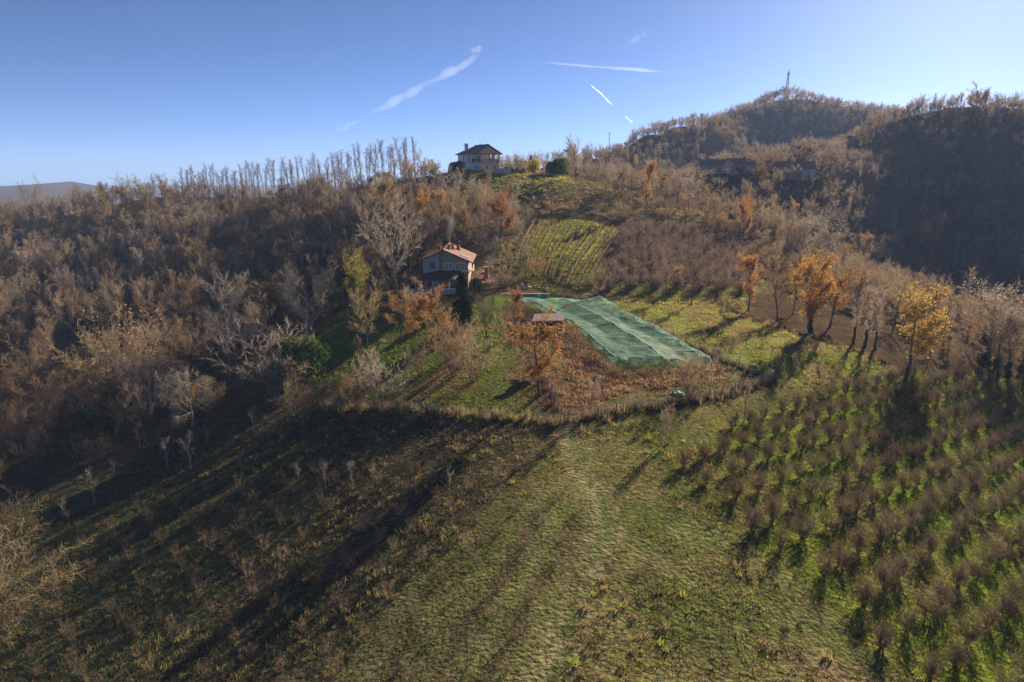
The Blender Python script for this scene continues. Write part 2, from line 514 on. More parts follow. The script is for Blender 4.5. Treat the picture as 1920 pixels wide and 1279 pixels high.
paint((.30, .17, .09), sstep(420, 300, np.hypot(gx + 950, gy - 1250)) * n01(fbm(gx / 90, gy / 90), .48, .6) * .8)

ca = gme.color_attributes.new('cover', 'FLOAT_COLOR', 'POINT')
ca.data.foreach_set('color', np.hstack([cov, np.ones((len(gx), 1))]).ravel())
m, n, b = new_mat('ground_cover')
at = n.nodes.new('ShaderNodeAttribute'); at.attribute_name = 'cover'
tc = n.nodes.new('ShaderNodeTexCoord')
def gnoise(scale, detail, lo, hi, a, b_):
    z = n.nodes.new('ShaderNodeTexNoise'); z.inputs['Scale'].default_value = scale; z.inputs['Detail'].default_value = detail
    n.links.new(tc.outputs['Object'], z.inputs['Vector'])
    r = n.nodes.new('ShaderNodeMapRange')
    for k, v in enumerate((lo, hi, a, b_)):
        r.inputs[k + 1].default_value = v
    n.links.new(z.outputs['Fac'], r.inputs[0])
    return z, r
z1, r1 = gnoise(2.2, 8, .32, .68, .55, 1.45)
z2, r2 = gnoise(.35, 5, .35, .65, .78, 1.22)
mm = n.nodes.new('ShaderNodeMath'); mm.operation = 'MULTIPLY'
n.links.new(r1.outputs[0], mm.inputs[0]); n.links.new(r2.outputs[0], mm.inputs[1])
vs = n.nodes.new('ShaderNodeVectorMath'); vs.operation = 'SCALE'
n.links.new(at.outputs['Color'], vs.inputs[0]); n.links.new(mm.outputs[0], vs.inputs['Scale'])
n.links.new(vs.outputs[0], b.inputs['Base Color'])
b.inputs['Roughness'].default_value = .95
b.inputs['Specular IOR Level'].default_value = 0
zb, rb_ = gnoise(3.0, 9, .2, .8, 0, 1)
bp = n.nodes.new('ShaderNodeBump'); bp.inputs['Strength'].default_value = .9; bp.inputs['Distance'].default_value = .2
n.links.new(rb_.outputs[0], bp.inputs['Height']); n.links.new(bp.outputs[0], b.inputs['Normal'])
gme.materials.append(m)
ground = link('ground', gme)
tag(ground, 'rolling grassy ground of the hill farm with meadows and woods', None, None, 'structure')

# ------------------------------------------------------------------ scatter of uncountable plants (one object each)
def node_scatter(name, protos, mats, pts, sc, rot, pid, label, cat=None, parent=None):
    """protos: list of [(V, F, material index), ...]; points carry the number of their pattern plant"""
    V, F, MI, PID = [], [], [], []
    for k, parts in enumerate(protos):
        for v, f, mi in parts:
            o = len(V)
            V += v
            F += [tuple(o + i for i in q) for q in f]
            MI += [mi] * len(f)
            PID += [k] * len(v)
    nv = len(V)
    V += [tuple(p) for p in pts.tolist()]
    PID += (np.asarray(pid) + 100).tolist()
    me = bpy.data.meshes.new(name)
    me.from_pydata(V, [], F)
    me.polygons.foreach_set('material_index', MI)
    for mt in mats:
        me.materials.append(M[mt])
    a = me.attributes.new('pid', 'INT', 'POINT'); a.data.foreach_set('value', PID)
    s_ = np.ones((len(V), 3)); s_[nv:] = sc if np.ndim(sc) == 2 else np.asarray(sc)[:, None]
    a = me.attributes.new('size', 'FLOAT_VECTOR', 'POINT'); a.data.foreach_set('vector', s_.ravel())
    r_ = np.zeros((len(V), 3)); r_[nv:] = rot
    a = me.attributes.new('turn', 'FLOAT_VECTOR', 'POINT'); a.data.foreach_set('vector', r_.ravel())
    o = link(name, me, parent)
    tag(o, label, cat, None, 'stuff')
    t = bpy.data.node_groups.new(name + '_nodes', 'GeometryNodeTree')
    t.interface.new_socket('Geometry', in_out='INPUT', socket_type='NodeSocketGeometry')
    t.interface.new_socket('Geometry', in_out='OUTPUT', socket_type='NodeSocketGeometry')
    N, L = t.nodes, t.links
    gi, go = N.new('NodeGroupInput'), N.new('NodeGroupOutput')
    def attr(nm, dt):
        q = N.new('GeometryNodeInputNamedAttribute'); q.data_type = dt
        q.inputs['Name'].default_value = nm
        return q
    ap, asz, atn = attr('pid', 'INT'), attr('size', 'FLOAT_VECTOR'), attr('turn', 'FLOAT_VECTOR')
    e2r = N.new('FunctionNodeEulerToRotation')
    L.new(atn.outputs[0], e2r.inputs[0])
    jn = N.new('GeometryNodeJoinGeometry')
    def sep(val):
        c = N.new('FunctionNodeCompare'); c.data_type = 'INT'; c.operation = 'EQUAL'
        ins = [i for i in c.inputs if i.enabled]
        L.new(ap.outputs[0], ins[0]); ins[1].default_value = val
        q = N.new('GeometryNodeSeparateGeometry'); q.domain = 'POINT'
        L.new(gi.outputs[0], q.inputs[0]); L.new(c.outputs[0], q.inputs['Selection'])
        return q.outputs[0]
    for k in range(len(protos)):
        ip = N.new('GeometryNodeInstanceOnPoints')
        L.new(sep(100 + k), ip.inputs['Points'])
        L.new(sep(k), ip.inputs['Instance'])
        L.new(e2r.outputs[0], ip.inputs['Rotation'])
        L.new(asz.outputs[0], ip.inputs['Scale'])
        L.new(ip.outputs[0], jn.inputs[0])
    L.new(jn.outputs[0], go.inputs[0])
    md = o.modifiers.new('scatter', 'NODES')
    md.node_group = t
    return o

# ------------------------------------------------------------------ tree patterns
def rdir(R, d, ang):
    """a direction at an angle to d, random around it"""
    d = d.normalized()
    a = d.orthogonal().normalized()
    a = Matrix.Rotation(R.uniform(0, 2 * math.pi), 3, d) @ a
    return d * math.cos(ang) + a * math.sin(ang)

def path(R, p, d, L, k, wob, up):
    pts = [p.copy()]
    d = d.normalized()
    for i in range(k):
        d = (d + Vector((R.uniform(-wob, wob), R.uniform(-wob, wob), R.uniform(-wob, wob) + up))).normalized()
        pts.append(pts[-1] + d * (L / k))
    return pts

def along(pts, t):
    f = t * (len(pts) - 1)
    i = min(int(f), len(pts) - 2)
    return pts[i].lerp(pts[i + 1], f - i), (pts[i + 1] - pts[i]).normalized()

def make_tree(seed, H=10, R_=4, base=.25, stems=1, n1=11, n2=8, n3=20, ang=(30, 65), up=.10, tr=.16, twl=.95, tww=.045, top=.85,
              prof='round', nleaf=0, ls=.22, leafzone=(0, 1), lean=.0, droop=0, trunk_n=6):
    R = random.Random(seed)
    T, C, Lf = MB(), MB(), MB()
    tips = []
    for s in range(stems):
        if stems == 1:
            d0 = Vector((R.uniform(-.06, .06) + lean, R.uniform(-.06, .06), 1))
            p0 = Vector((0, 0, -.25))
        else:
            a = 2 * math.pi * (s + R.uniform(-.3, .3)) / stems
            tilt = R.uniform(.25, .62) * R_ / (H * .5)
            d0 = Vector((math.cos(a) * tilt, math.sin(a) * tilt, 1))
            p0 = Vector((math.cos(a) * .12, math.sin(a) * .12, -.2))
        TH = H * top * (R.uniform(.85, 1.0) if stems > 1 else 1)
        tp = path(R, p0, d0, TH, 6, .07, .05)
        rr = tr * (.45 if stems > 1 else 1)
        T.tube(tp, [rr * (1 - .85 * i / 6) * (1.35 if i == 0 else 1) for i in range(7)], trunk_n, cap=False)
        nl = max(2, n1 // stems) if stems > 1 else n1
        for k in range(nl):
            t = base + (1 - base) * ((k + R.random() * .8) / nl)
            p, dt = along(tp, min(t, .99))
            h = p.z / H
            if prof == 'round':
                c = (h - base * top) / max(.01, 1 - base * top)
                env = R_ * math.sqrt(max(.06, 1 - (2 * c * .92 - .75) ** 2)) if c < 1 else R_ * .3
            elif prof == 'spire':
                env = R_ * (1.05 - .8 * h)
            else:
                env = R_ * (.55 + .5 * h)
            a = math.radians(R.uniform(*ang))
            L1 = env * R.uniform(.8, 1.15) / max(.45, math.sin(a)) * (.75 if stems > 1 else .85)
            d1 = rdir(R, dt, a)
            lp = path(R, p, d1, L1, 4, .16, up)
            r1 = rr * .42 * (1 - .5 * t)
            T.tube(lp, [r1, r1 * .75, r1 * .5, r1 * .32, r1 * .12], 4 if trunk_n > 4 else 3, cap=False)
            for j in range(n2):
                t2 = .22 + .78 * (j + R.random()) / n2
                q, dq = along(lp, min(t2, .99))
                d2 = rdir(R, dq, math.radians(R.uniform(25, 65)))
                d2.z += up * 1.5 - droop
                L2 = L1 * R.uniform(.28, .5) * (1.15 - .5 * t2)
                bp_ = path(R, q, d2, L2, 2, .2, up * .8)
                C.tube(bp_, [r1 * .34, r1 * .22, r1 * .05], 3, cap=False)
                for i in range(n3):
                    t3 = (i + R.random()) / n3
                    w, dw = along(bp_, min(t3, .99))
                    d3 = rdir(R, dw, math.radians(R.uniform(15, 70)))
                    d3.z += up * 1.2 - droop
                    d3.normalize()
                    e = w + d3 * (twl * R.uniform(.5, 1.25))
                    sd_ = d3.cross(Vector((R.uniform(-1, 1), R.uniform(-1, 1), R.uniform(-1, 1))))
                    if sd_.length > 1e-4:
                        C.blade(w, e, tww * R.uniform(.7, 1.3), sd_.normalized())
                    tips.append((w, e))
    if nleaf:
        zs = sorted(e.z for _, e in tips)
        lo, hi = zs[int(leafzone[0] * (len(zs) - 1))], zs[int(leafzone[1] * (len(zs) - 1))]
        ok = [q for q in tips if lo <= q[1].z <= hi]
        cl = [Vector((R.uniform(-1, 1) * R_, R.uniform(-1, 1) * R_, R.uniform(.3, 1) * H)) for _ in range(9)]
        cnt = tries = 0
        while cnt < nleaf and tries < nleaf * 6:
            tries += 1
            w, e = R.choice(ok)
            p = w.lerp(e, R.random()) + Vector((R.gauss(0, .1), R.gauss(0, .1), R.gauss(0, .1)))
            dm = min((p - c).length for c in cl)
            if R.random() > math.exp(-(dm / (R_ * .55)) ** 2) + .4:
                continue
            leaf(Lf, R, p, ls * R.uniform(.6, 1.3))
            cnt += 1
    return T, C, Lf

def leaf(B, R, p, s):
    a = Vector((R.gauss(0, 1), R.gauss(0, 1), R.gauss(0, 1))).normalized()
    c = a.orthogonal().normalized()
    i = len(B.V)
    B.V += [tuple(p - a * s * .6), tuple(p + c * s * .4), tuple(p + a * s * .6), tuple(p - c * s * .4)]
    B.F.append((i, i + 1, i + 2, i + 3))

PROTO = {}
def proto(key, bark='bark', twig='twig', leafm='leaf_mixed', **k):
    T, C, Lf = make_tree(**k)
    PROTO[key] = dict(raw=(T, C, Lf), H=k.get('H', 10), mats=(bark, twig, leafm),
                      trunk=T.mesh('trunk_' + key, bark, True), crown=C.mesh('crown_' + key, twig),
                      leaves=Lf.mesh('leaves_' + key, leafm) if Lf.F else None)

for i in range(5):
    proto('bare%d' % i, seed=10 + i, H=10, R_=[3.6, 4.2, 3.2, 4.6, 3.8][i], base=[.25, .2, .3, .22, .35][i], n1=[11, 13, 10, 14, 12][i], n2=8, n3=25, tww=.036, up=[.14, .08, .2, .05, .12][i])
for i in range(3):
    proto('upright%d' % i, seed=30 + i, H=12, R_=[2.2, 2.7, 1.9][i], base=.2, n1=15, n2=7, n3=19, tww=.036, ang=(18, 40), up=.22, prof='flat' if i == 1 else 'round', tr=.14)
for i in range(3):
    proto('poplar%d' % i, twig='twig_poplar', seed=40 + i, H=13, R_=[1.5, 1.2, 1.8][i], base=.38, n1=13, n2=4, n3=7, ang=(14, 32), up=.25, prof='round', tr=.13, top=.95, tww=.05, twl=.8)
for i in range(4):
    proto('leafy%d' % i, seed=50 + i, H=10, R_=[3.6, 3.0, 4.2, 3.4][i], base=.2, n1=12, n2=8, n3=12, up=.12, nleaf=[6000, 4200, 7400, 2200][i], ls=.155)
for i in range(3):
    proto('hazel%d' % i, twig='twig_hazel', seed=60 + i, H=3.0, R_=1.55, stems=[13, 11, 14][i], n1=70, n2=5, n3=13, base=.22, ang=(15, 52), up=.05, tr=.1, twl=.4, tww=.03, top=.78, trunk_n=4)
for i in range(3):
    proto('young%d' % i, bark='twig_young', twig='twig_young', seed=70 + i, H=1.6, R_=.8, stems=[8, 6, 10][i], n1=24, n2=3, n3=4, base=.3, ang=(10, 30), up=.1, tr=.07, twl=.35, tww=.022, top=.9, trunk_n=3)
for i in range(3):
    proto('sapling%d' % i, bark='bark_pale', twig='twig_grey', seed=80 + i, H=4, R_=[.9, .7, 1.1][i], n1=9, n2=5, n3=7, base=.3, ang=(20, 40), up=.15, tr=.06, twl=.45, tww=.025, trunk_n=4, top=.9)
for i in range(2):
    proto('walnut%d' % i, bark='bark_pale', twig='twig_pale', seed=90 + i, H=10, R_=5.4, base=.2, n1=15, n2=10, n3=20, ang=(40, 78), up=.10, tr=.24, tww=.04, twl=.9)
proto('tangle0', bark='bark_pale', twig='twig_pale', seed=95, H=8, R_=4.6, base=.2, n1=14, n2=9, n3=20, ang=(45, 85), up=-.04, tr=.18, tww=.038, droop=.35)
proto('pollard0', twig='twig_hazel', seed=97, H=5, R_=2.6, base=.42, n1=14, n2=8, n3=14, ang=(28, 55), up=.16, tr=.17, twl=.5, tww=.03, top=.75)
for i in range(2):
    proto('bush%d' % i, seed=100 + i, H=4, R_=2.4, stems=9, n1=36, n2=6, n3=14, base=.2, ang=(15, 50), up=.06, tr=.1, twl=.6, tww=.035, trunk_n=4)
for i in range(2):
    proto('thicket%d' % i, leafm='leaf_tan', seed=104 + i, H=4.5, R_=2.8, stems=8, n1=32, n2=6, n3=12, base=.15, ang=(20, 60), up=.03, tr=.1, twl=.7, tww=.04, trunk_n=4, nleaf=1500, ls=.13)
for i in range(2):
    proto('seedy%d' % i, leafm='fluff', seed=108 + i, H=7, R_=3.2, base=.25, n1=12, n2=7, n3=13, up=.08, nleaf=800, ls=.11, leafzone=(.55, 1))

def blob_leaves(seed, H, R_, n, ls, lumps=14, z0=.12):
    """dense evergreen crown: leaves on the shells of many lumps"""
    R = random.Random(seed)
    Lf = MB()
    cs = []
    for _ in range(lumps):
        a, h = R.uniform(0, 2 * math.pi), R.uniform(z0, .8)
        rr = R_ * .62 * math.sqrt(max(.08, 1 - (2 * h - .8) ** 2)) * R.uniform(.35, 1)
        cs.append((Vector((math.cos(a) * rr, math.sin(a) * rr, h * H)), R_ * R.uniform(.36, .55)))
    for _ in range(n):
        c, r = R.choice(cs)
        v = Vector((R.gauss(0, 1), R.gauss(0, 1), R.gauss(0, 1))).normalized()
        p = c + Vector((v.x, v.y, v.z * .85)) * r * R.uniform(.8, 1.08)
        if p.z > .05 * H:
            leaf(Lf, R, p, ls * R.uniform(.6, 1.3))
    return Lf

def conifer(seed, H, R_, n=34):
    R = random.Random(seed)
    T, Lf = MB(), MB()
    T.tube([(0, 0, -.3), (0, 0, H * .5), (0, 0, H)], [.2, .12, .02], 6)
    for k in range(n * 6):
        h = .05 + .93 * R.random() ** 1.15
        L = R_ * (1 - h) ** .75 * R.uniform(.7, 1.12) + .12
        a = R.uniform(0, 2 * math.pi)
        d = Vector((math.cos(a), math.sin(a), .18))
        p = Vector((0, 0, h * H))
        for j in range(26):
            t = R.random() ** .6
            q = p + d * (L * t) + Vector((R.gauss(0, .1), R.gauss(0, .1), -.35 * L * t * t + R.gauss(0, .08)))
            e = q + Vector((d.x * .25, d.y * .25, -.28)) + Vector((R.gauss(0, .12), R.gauss(0, .12), R.gauss(0, .1)))
            Lf.blade(q, e, .2, Vector((-d.y, d.x, R.uniform(-.5, .5))).normalized())
    return T, Lf

Tn = MB(); Tn.tube([(0, 0, -.3), (.1, 0, 1.5), (-.1, .1, 3)], [.22, .18, .1], 6)
for key, seed, H, R_, n_, ls, mt in [('laurel', 1, 7.2, 4.1, 7000, .34, 'leaf_laurel'), ('evergreen', 2, 4, 2.4, 2600, .3, 'leaf_dark'), ('gold_bush', 3, 3, 1.8, 1500, .28, 'leaf_yellow')]:
    Lf = blob_leaves(seed, H, R_, n_, ls, 18)
    PROTO[key] = dict(raw=(Tn, MB(), Lf), H=H, mats=('bark', 'twig', mt), trunk=Tn.mesh('trunk_' + key, 'bark', True), crown=None, leaves=Lf.mesh('leaves_' + key, mt))
T_, L_ = conifer(4, 10, 1.9)
PROTO['conifer'] = dict(raw=(T_, MB(), L_), H=10, mats=('bark', 'twig', 'needle'), trunk=T_.mesh('trunk_conifer', 'bark', True), crown=None, leaves=L_.mesh('needles', 'needle'))
def ivy_column(seed, H, r):
    R = random.Random(seed)
    Lf = MB()
    for _ in range(900):
        h, a = R.random(), R.uniform(0, 2 * math.pi)
        rr = r * (.75 + .35 * math.sin(h * 9 + a)) * (1 - .4 * h) * R.uniform(.7, 1.15)
        leaf(Lf, R, Vector((math.cos(a) * rr, math.sin(a) * rr, h * H)), R.uniform(.12, .3))
    return Lf
IVY = ivy_column(3, 4, .5).mesh('ivy', 'leaf_dark')

def put_tree(key, loc, H, name, label, cat, group=None, rz=None, leafm=None, twig=None, wide=1.0, tilt=(0, 0), ivy=0):
    P = PROTO[key]
    s = H / P['H']
    rz = random.Random(round(loc[0] * 31 + loc[1] * 17, 2)).uniform(0, 6.28) if rz is None else rz
    o = thing(name, (loc[0], loc[1], loc[2]), label, cat, group, rz, (s * wide, s * wide, s))
    o.rotation_euler = (tilt[0], tilt[1], rz)
    link('trunk', P['trunk'], o)
    for part, mt in (('crown', twig), ('leaves', leafm)):
        if P[part] is not None:
            c = link('crown' if part == 'crown' or P['crown'] is None else 'leaves', P[part], o)
            if mt:
                c.material_slots[0].link = 'OBJECT'
                c.material_slots[0].material = M[mt]
    if ivy:
        c = link('ivy', IVY, o)
        c.scale = (.9 / wide, .9 / wide, ivy / 4 / s * 1.0)
    return o

def raw(key, mi):
    T, C, Lf = PROTO[key]['raw']
    return [(B.V, B.F, m_) for B, m_ in zip((T, C, Lf), mi) if B.F]

# ------------------------------------------------------------------ woods
CAMV = np.array([0, 0, CAM_H])
FWD = np.array([0, CP, -SP])

def depth(p):
    return float((np.asarray(p, float) - CAMV) @ FWD)

def jitter_grid(poly, s, seed, margin=.13, ymax=None):
    rng = np.random.default_rng(seed)
    P = np.array(poly)
    x0, y0, x1, y1 = *P.min(0), *P.max(0)
    X, Y = np.meshgrid(np.arange(x0, x1, s), np.arange(y0, y1, s))
    X[1::2] += s / 2
    x = X.ravel() + rng.uniform(-.42, .42, X.size) * s
    y = Y.ravel() + rng.uniform(-.42, .42, X.size) * s
    k = inpoly(x, y, poly) & (y > 12) & (np.abs(x) < (.75 + margin) * (y + 14))
    x, y = x[k], y[k]
    return x, y, height(x, y), rng

HOUSE_ZONE = [(-21, 131), (-6, 131), (-6, 158), (-21, 158)]
VIEW_ZONE = [(-26, 221), (27, 223), (35, 258), (-2, 263), (-28, 266)]
CREST_ZONE = [(-6, 262), (30, 258), (80, 252), (110, 340), (60, 410), (-6, 390)]
TOP_ZONE = GP([(1015, 412), (1155, 428), (1270, 425), (1250, 380), (1060, 372), (1000, 395)])
SIDE_ZONE = GP([(905, 530), (935, 485), (980, 408), (1030, 405), (1000, 500), (1030, 548), (960, 548)])
VILLA_ZONE = [(-26, 252), (7, 252), (11, 292), (-26, 292)]
rngW = np.random.default_rng(77)

KIND = {
    'bare': ('bare_tree', 'tree'), 'uprt': ('slender_bare_tree', 'tree'), 'leaf': ('autumn_tree', 'tree'), 'tan': ('tan_shrub', 'shrub'),
    'bush': ('bare_shrub', 'shrub'), 'ever': ('evergreen_shrub', 'shrub'), 'seed': ('seedy_tree', 'tree')}

def species(u, edge):
    """kind and pattern plant for a wood plant"""
    if edge and u < .45:
        return ('tan', 'thicket%d' % int(u * 100 % 2)) if u < .2 else ('bush', 'bush%d' % int(u * 100 % 2))
    v = (u * 7.31) % 1
    if v < .52:
        return 'bare', 'bare%d' % int(v / .52 * 5)
    if v < .64:
        return 'uprt', 'upright%d' % int((v - .52) / .12 * 3)
    if v < .82:
        return 'leaf', 'leafy%d' % int((v - .64) / .18 * 4)
    if v < .90:
        return 'tan', 'thicket%d' % int((v - .82) / .08 * 2)
    if v < .935:
        return 'ever', 'evergreen'
    if v < .965:
        return 'seed', 'seedy%d' % int((v - .935) / .03 * 2)
    return 'bush', 'bush%d' % int((v - .965) / .035 * 2)

HT = {'bare': (5.5, 12.5), 'uprt': (7, 13.5), 'leaf': (5.5, 11), 'tan': (3.5, 6), 'bush': (3.5, 5.5), 'ever': (3, 6), 'seed': (6, 8.5)}
WOODKEYS = ['bare%d' % i for i in range(5)] + ['upright%d' % i for i in range(3)] + ['leafy%d' % i for i in range(4)] \
    + ['thicket0', 'thicket1', 'bush0', 'bush1', 'evergreen', 'seedy0', 'seedy1', 'conifer']
LEAFM = {'leafy0': 3, 'leafy1': 4, 'leafy2': 3, 'leafy3': 5, 'thicket0': 5, 'thicket1': 5, 'evergreen': 6, 'seedy0': 7, 'seedy1': 7, 'conifer': 6}
WMATS = ['bark', 'twig', 'twig_grey', 'leaf_mixed', 'leaf_rust', 'leaf_tan', 'leaf_dark', 'fluff']

def plant_wood(poly, s, seed, n_things, side, far_s=None, exclude=(), name='distant_trees', label=''):
    x, y, z, rng = jitter_grid(poly, s, seed)
    keep = np.ones(x.size, bool)
    for ex in exclude:
        keep &= ~inpoly(x, y, ex)
    keep &= polydist(x, y, TRACK, False) > 3.2
    if far_s:                                          # thin out the far hills, where the trees are set wider
        pr = np.where(y > 330, (s / far_s) ** 2, 1.0)
        keep &= rng.random(x.size) < pr
    keep &= fbm(x / 17 + 80, y / 17, 3) + rng.uniform(-.06, .06, x.size) > .31
    x, y, z = x[keep], y[keep], z[keep]
    u = rng.random(x.size)
    ed = polydist(x, y, poly) < 6
    dep = y * CP - (z - CAM_H) * SP
    inview = np.abs(x / dep) < .76
    clump = fbm(x / 26 + 3, y / 26, 2)
    low = inpoly(x, y, SIDE_ZONE) | inpoly(x, y, VIEW_ZONE) | inpoly(x, y, TOP_ZONE)
    crest = inpoly(x, y, CREST_ZONE)
    order = np.argsort(np.where(inview, dep, dep + 1e5))
    stuff = []
    things_left = n_things
    for i in order:
        k, key = species(u[i], ed[i] and y[i] < 230)
        lo, hi = HT[k]
        H = lo + (hi - lo) * rng.random()
        if ed[i]:
            H *= .85
        if low[i]:
            k, key, H = 'bush', 'bush%d' % (i % 2), rng.uniform(1.8, 4.2)
        if crest[i]:
            H *= .55
        if side == 'R':
            H *= .78 if y[i] > 330 else .85
        else:
            H *= .86
        H *= .72 + .6 * clump[i]
        if things_left > 0 and inview[i]:
            things_left -= 1
            nm, cat = KIND[k]
            put_tree(key, (x[i], y[i], z[i]), H, nm, LAB[side][k], cat, GRP[side], wide=rng.uniform(.8, 1.35))
        else:
            stuff.append((x[i], y[i], z[i], WOODKEYS.index(key), H))
    A = np.array(stuff)
    protos = [raw(k, (0, 2 if k in ('bare3', 'upright1') else 1, LEAFM.get(k, 3))) for k in WOODKEYS]
    Hs = np.array([PROTO[k]['H'] for k in WOODKEYS])
    pid = A[:, 3].astype(int)
    sc = A[:, 4] / Hs[pid]
    sc = np.stack([sc * rng.uniform(.8, 1.35, len(A))] * 2 + [sc], 1)
    rot = np.zeros((len(A), 3)); rot[:, 2] = rng.uniform(0, 6.28, len(A))
    node_scatter(name, protos, WMATS, A[:, :3], sc, rot, pid, label, 'trees')
    return len(A)

GRP = {'L': 'trees and shrubs of the wood on the farmhouse slope', 'R': 'trees and shrubs of the valley wood below the dark hill'}
LAB = {'L': {'bare': 'bare round-crowned brown tree in the wood on the farmhouse slope', 'uprt': 'slender upright bare tree in the wood on the farmhouse slope',
             'leaf': 'tree with thinning orange-brown leaves in the wood on the farmhouse slope', 'tan': 'low tan-leaved thicket shrub in the wood on the farmhouse slope',
             'bush': 'many-stemmed bare shrub in the wood on the farmhouse slope', 'ever': 'dark evergreen shrub among bare trees on the farmhouse slope',
             'seed': 'bare tree topped with whitish seed fluff on the farmhouse slope'},
       'R': {'bare': 'bare round-crowned brown tree in the valley wood below the dark hill', 'uprt': 'slender upright bare tree in the valley wood below the dark hill',
             'leaf': 'tree with thinning orange-brown leaves in the valley wood below the dark hill', 'tan': 'low tan-leaved thicket shrub in the valley wood below the dark hill',
             'bush': 'many-stemmed bare shrub in the valley wood below the dark hill', 'ever': 'dark evergreen shrub among bare trees in the valley wood',
             'seed': 'bare tree topped with whitish seed fluff in the valley wood'}}
nA = plant_wood(WOODL, 4.9, 3, 270, 'L', exclude=(HOUSE_ZONE, VILLA_ZONE, UPLAWN, LAWN, DARKFIELD), name='distant_woodland', label='bare brown woodland covering the slope up to the poplar ridge')
nB = plant_wood(WOODR, 5.6, 4, 230, 'R', far_s=5.5, exclude=(VILLA_ZONE, UPLAWN, VINES, ORCHARD, PASTURE), name='hillside_woodland', label='hazy dark woodland covering the far hills beyond the valley')

# poplars along the ridge
rngP = np.random.default_rng(8)
for k in range(86):
    f = (k + rngP.uniform(-.9, .9)) / 86
    px = 345 + f * 440
    Yp = 312 - f * 30 + rngP.uniform(-5, 5)
    p = at_y(px, 350, Yp)
    put_tree('poplar%d' % (k % 3), (p[0], p[1], Z(p[0], p[1])), rngP.uniform(12, 17.5), 'poplar_tree', 'slender bare poplar in the line along the ridge skyline', 'poplar', 'bare poplars along the ridge', wide=rngP.uniform(.85, 1.25))
# trees standing out on the far crest beside the villa and on the dark hill
for px, Yp, H, key in [(1010, 330, 6, 'bare0'), (1040, 340, 7, 'bare2'), (985, 350, 7, 'upright0'), (965, 345, 6, 'bare1'), (1060, 350, 8, 'bare4')]:
    p = at_y(px, 310, Yp)
    put_tree(key, (p[0], p[1], Z(p[0], p[1])), H, 'bare_tree', 'small bare tree on the crest behind the villa lawn', 'tree', 'bare trees on the crest behind the villa')
p = at_y(1835, 175, 418)
put_tree('leafy2', (p[0], p[1], Z(p[0], p[1])), 17, 'autumn_tree', 'tall rusty tree standing above the crest of the dark hill', 'tree', leafm='leaf_rust')
p = at_y(62, 395, 300)
put_tree('bare3', (p[0], p[1], Z(p[0], p[1])), 15, 'bare_tree', 'tall open-crowned bare tree above the wood before the far blue hills', 'tree')

# ------------------------------------------------------------------ trees one can name
def by_px(key, px, py, top, name, label, cat='tree', group=None, **k):
    g = G(px, py)
    H = (py - top) / FPX * depth(g) / CP
    return put_tree(key, g, H, name, label, cat, group, **k)

by_px('leafy2', 1012, 742, 607, 'orange_tree', 'broad orange-leaved tree with shed leaves beneath, beside the garden fence', leafm='leaf_orange', wide=1.3)
by_px('bare1', 982, 716, 640, 'bare_tree', 'small bare tree beside the broad orange tree at the garden fence')
by_px('leafy0', 750, 640, 560, 'orange_tree', 'golden-orange tree on the lawn with a low round crown', leafm='leaf_amber', wide=1.6)
by_px('leafy2', 803, 634, 548, 'orange_tree', 'tall amber-leaved tree between the golden-orange tree and the conifer', leafm='leaf_amber', wide=1.2)
by_px('leafy3', 832, 660, 580, 'autumn_tree', 'sparse orange-tipped tree in front of the conifer', leafm='leaf_orange', wide=1.1)
by_px('conifer', 868, 612, 512, 'conifer_tree', 'dark green pointed conifer in front of the farmhouse porch', wide=1.35)
by_px('evergreen', 895, 560, 522, 'evergreen_bush', 'dark rounded evergreen bush beside the farmhouse wall', 'bush', wide=.8)
by_px('pollard0', 913, 634, 568, 'pollarded_tree', 'small vase-shaped fruit tree on the green lawn', wide=1.0)
by_px('leafy1', 967, 625, 543, 'orange_tree', 'narrow orange tree growing at the netted plot corner', leafm='leaf_orange', wide=.95)
by_px('sapling0', 946, 628, 583, 'sapling', 'thin bare sapling beside the dark garden fence', 'sapling')
by_px('sapling1', 926, 628, 588, 'sapling', 'thin bare sapling beside the vase-shaped fruit tree', 'sapling')
by_px('bush0', 852, 705, 622, 'bare_shrub', 'large fan-shaped bare shrub above a red leaf carpet', 'shrub', wide=.75)
by_px('bush1', 888, 715, 648, 'bare_shrub', 'reddish bare shrub beside the large fan-shaped shrub', 'shrub')
by_px('bush0', 788, 708, 662, 'bare_shrub', 'vase-shaped bare shrub on the lawn', 'shrub', wide=.65)
by_px('bush1', 713, 758, 692, 'bare_shrub', 'bare shrub at the lower edge of the lawn', 'shrub', twig='twig_grey')
by_px('thicket0', 672, 765, 715, 'tan_shrub', 'rusty low shrub at the lower edge of the lawn', 'shrub', leafm='leaf_rust')
by_px('bare0', 676, 685, 640, 'bare_tree', 'very small bare tree on the sunlit strip of lawn')
by_px('laurel', 568, 720, 626, 'laurel_bush', 'large glossy round evergreen laurel at the edge of the lawn', 'bush')
by_px('bush1', 520, 740, 660, 'bare_shrub', 'tangle of pale bare stems beside the laurel', 'shrub', twig='twig_grey', wide=1.2)
by_px('thicket1', 545, 762, 716, 'tan_shrub', 'yellow-brown scrub at the foot of the laurel', 'shrub', leafm='leaf_tan', wide=1.3)
by_px('thicket0', 615, 765, 722, 'tan_shrub', 'yellowish scrub at the lower lawn corner', 'shrub', leafm='leaf_tan', wide=1.2)
by_px('walnut0', 432, 705, 546, 'walnut_tree', 'large pale spreading bare walnut at the wood edge')
by_px('walnut1', 575, 640, 522, 'walnut_tree', 'wide pale bare walnut overhanging the shaded lawn')
by_px('bare3', 690, 655, 560, 'bare_tree', 'dark spreading bare tree in the shade of the lawn')
by_px('leafy0', 662, 590, 486, 'autumn_tree', 'yellow-green thin-leaved tree at the wood edge by the lawn', leafm='leaf_yellow')
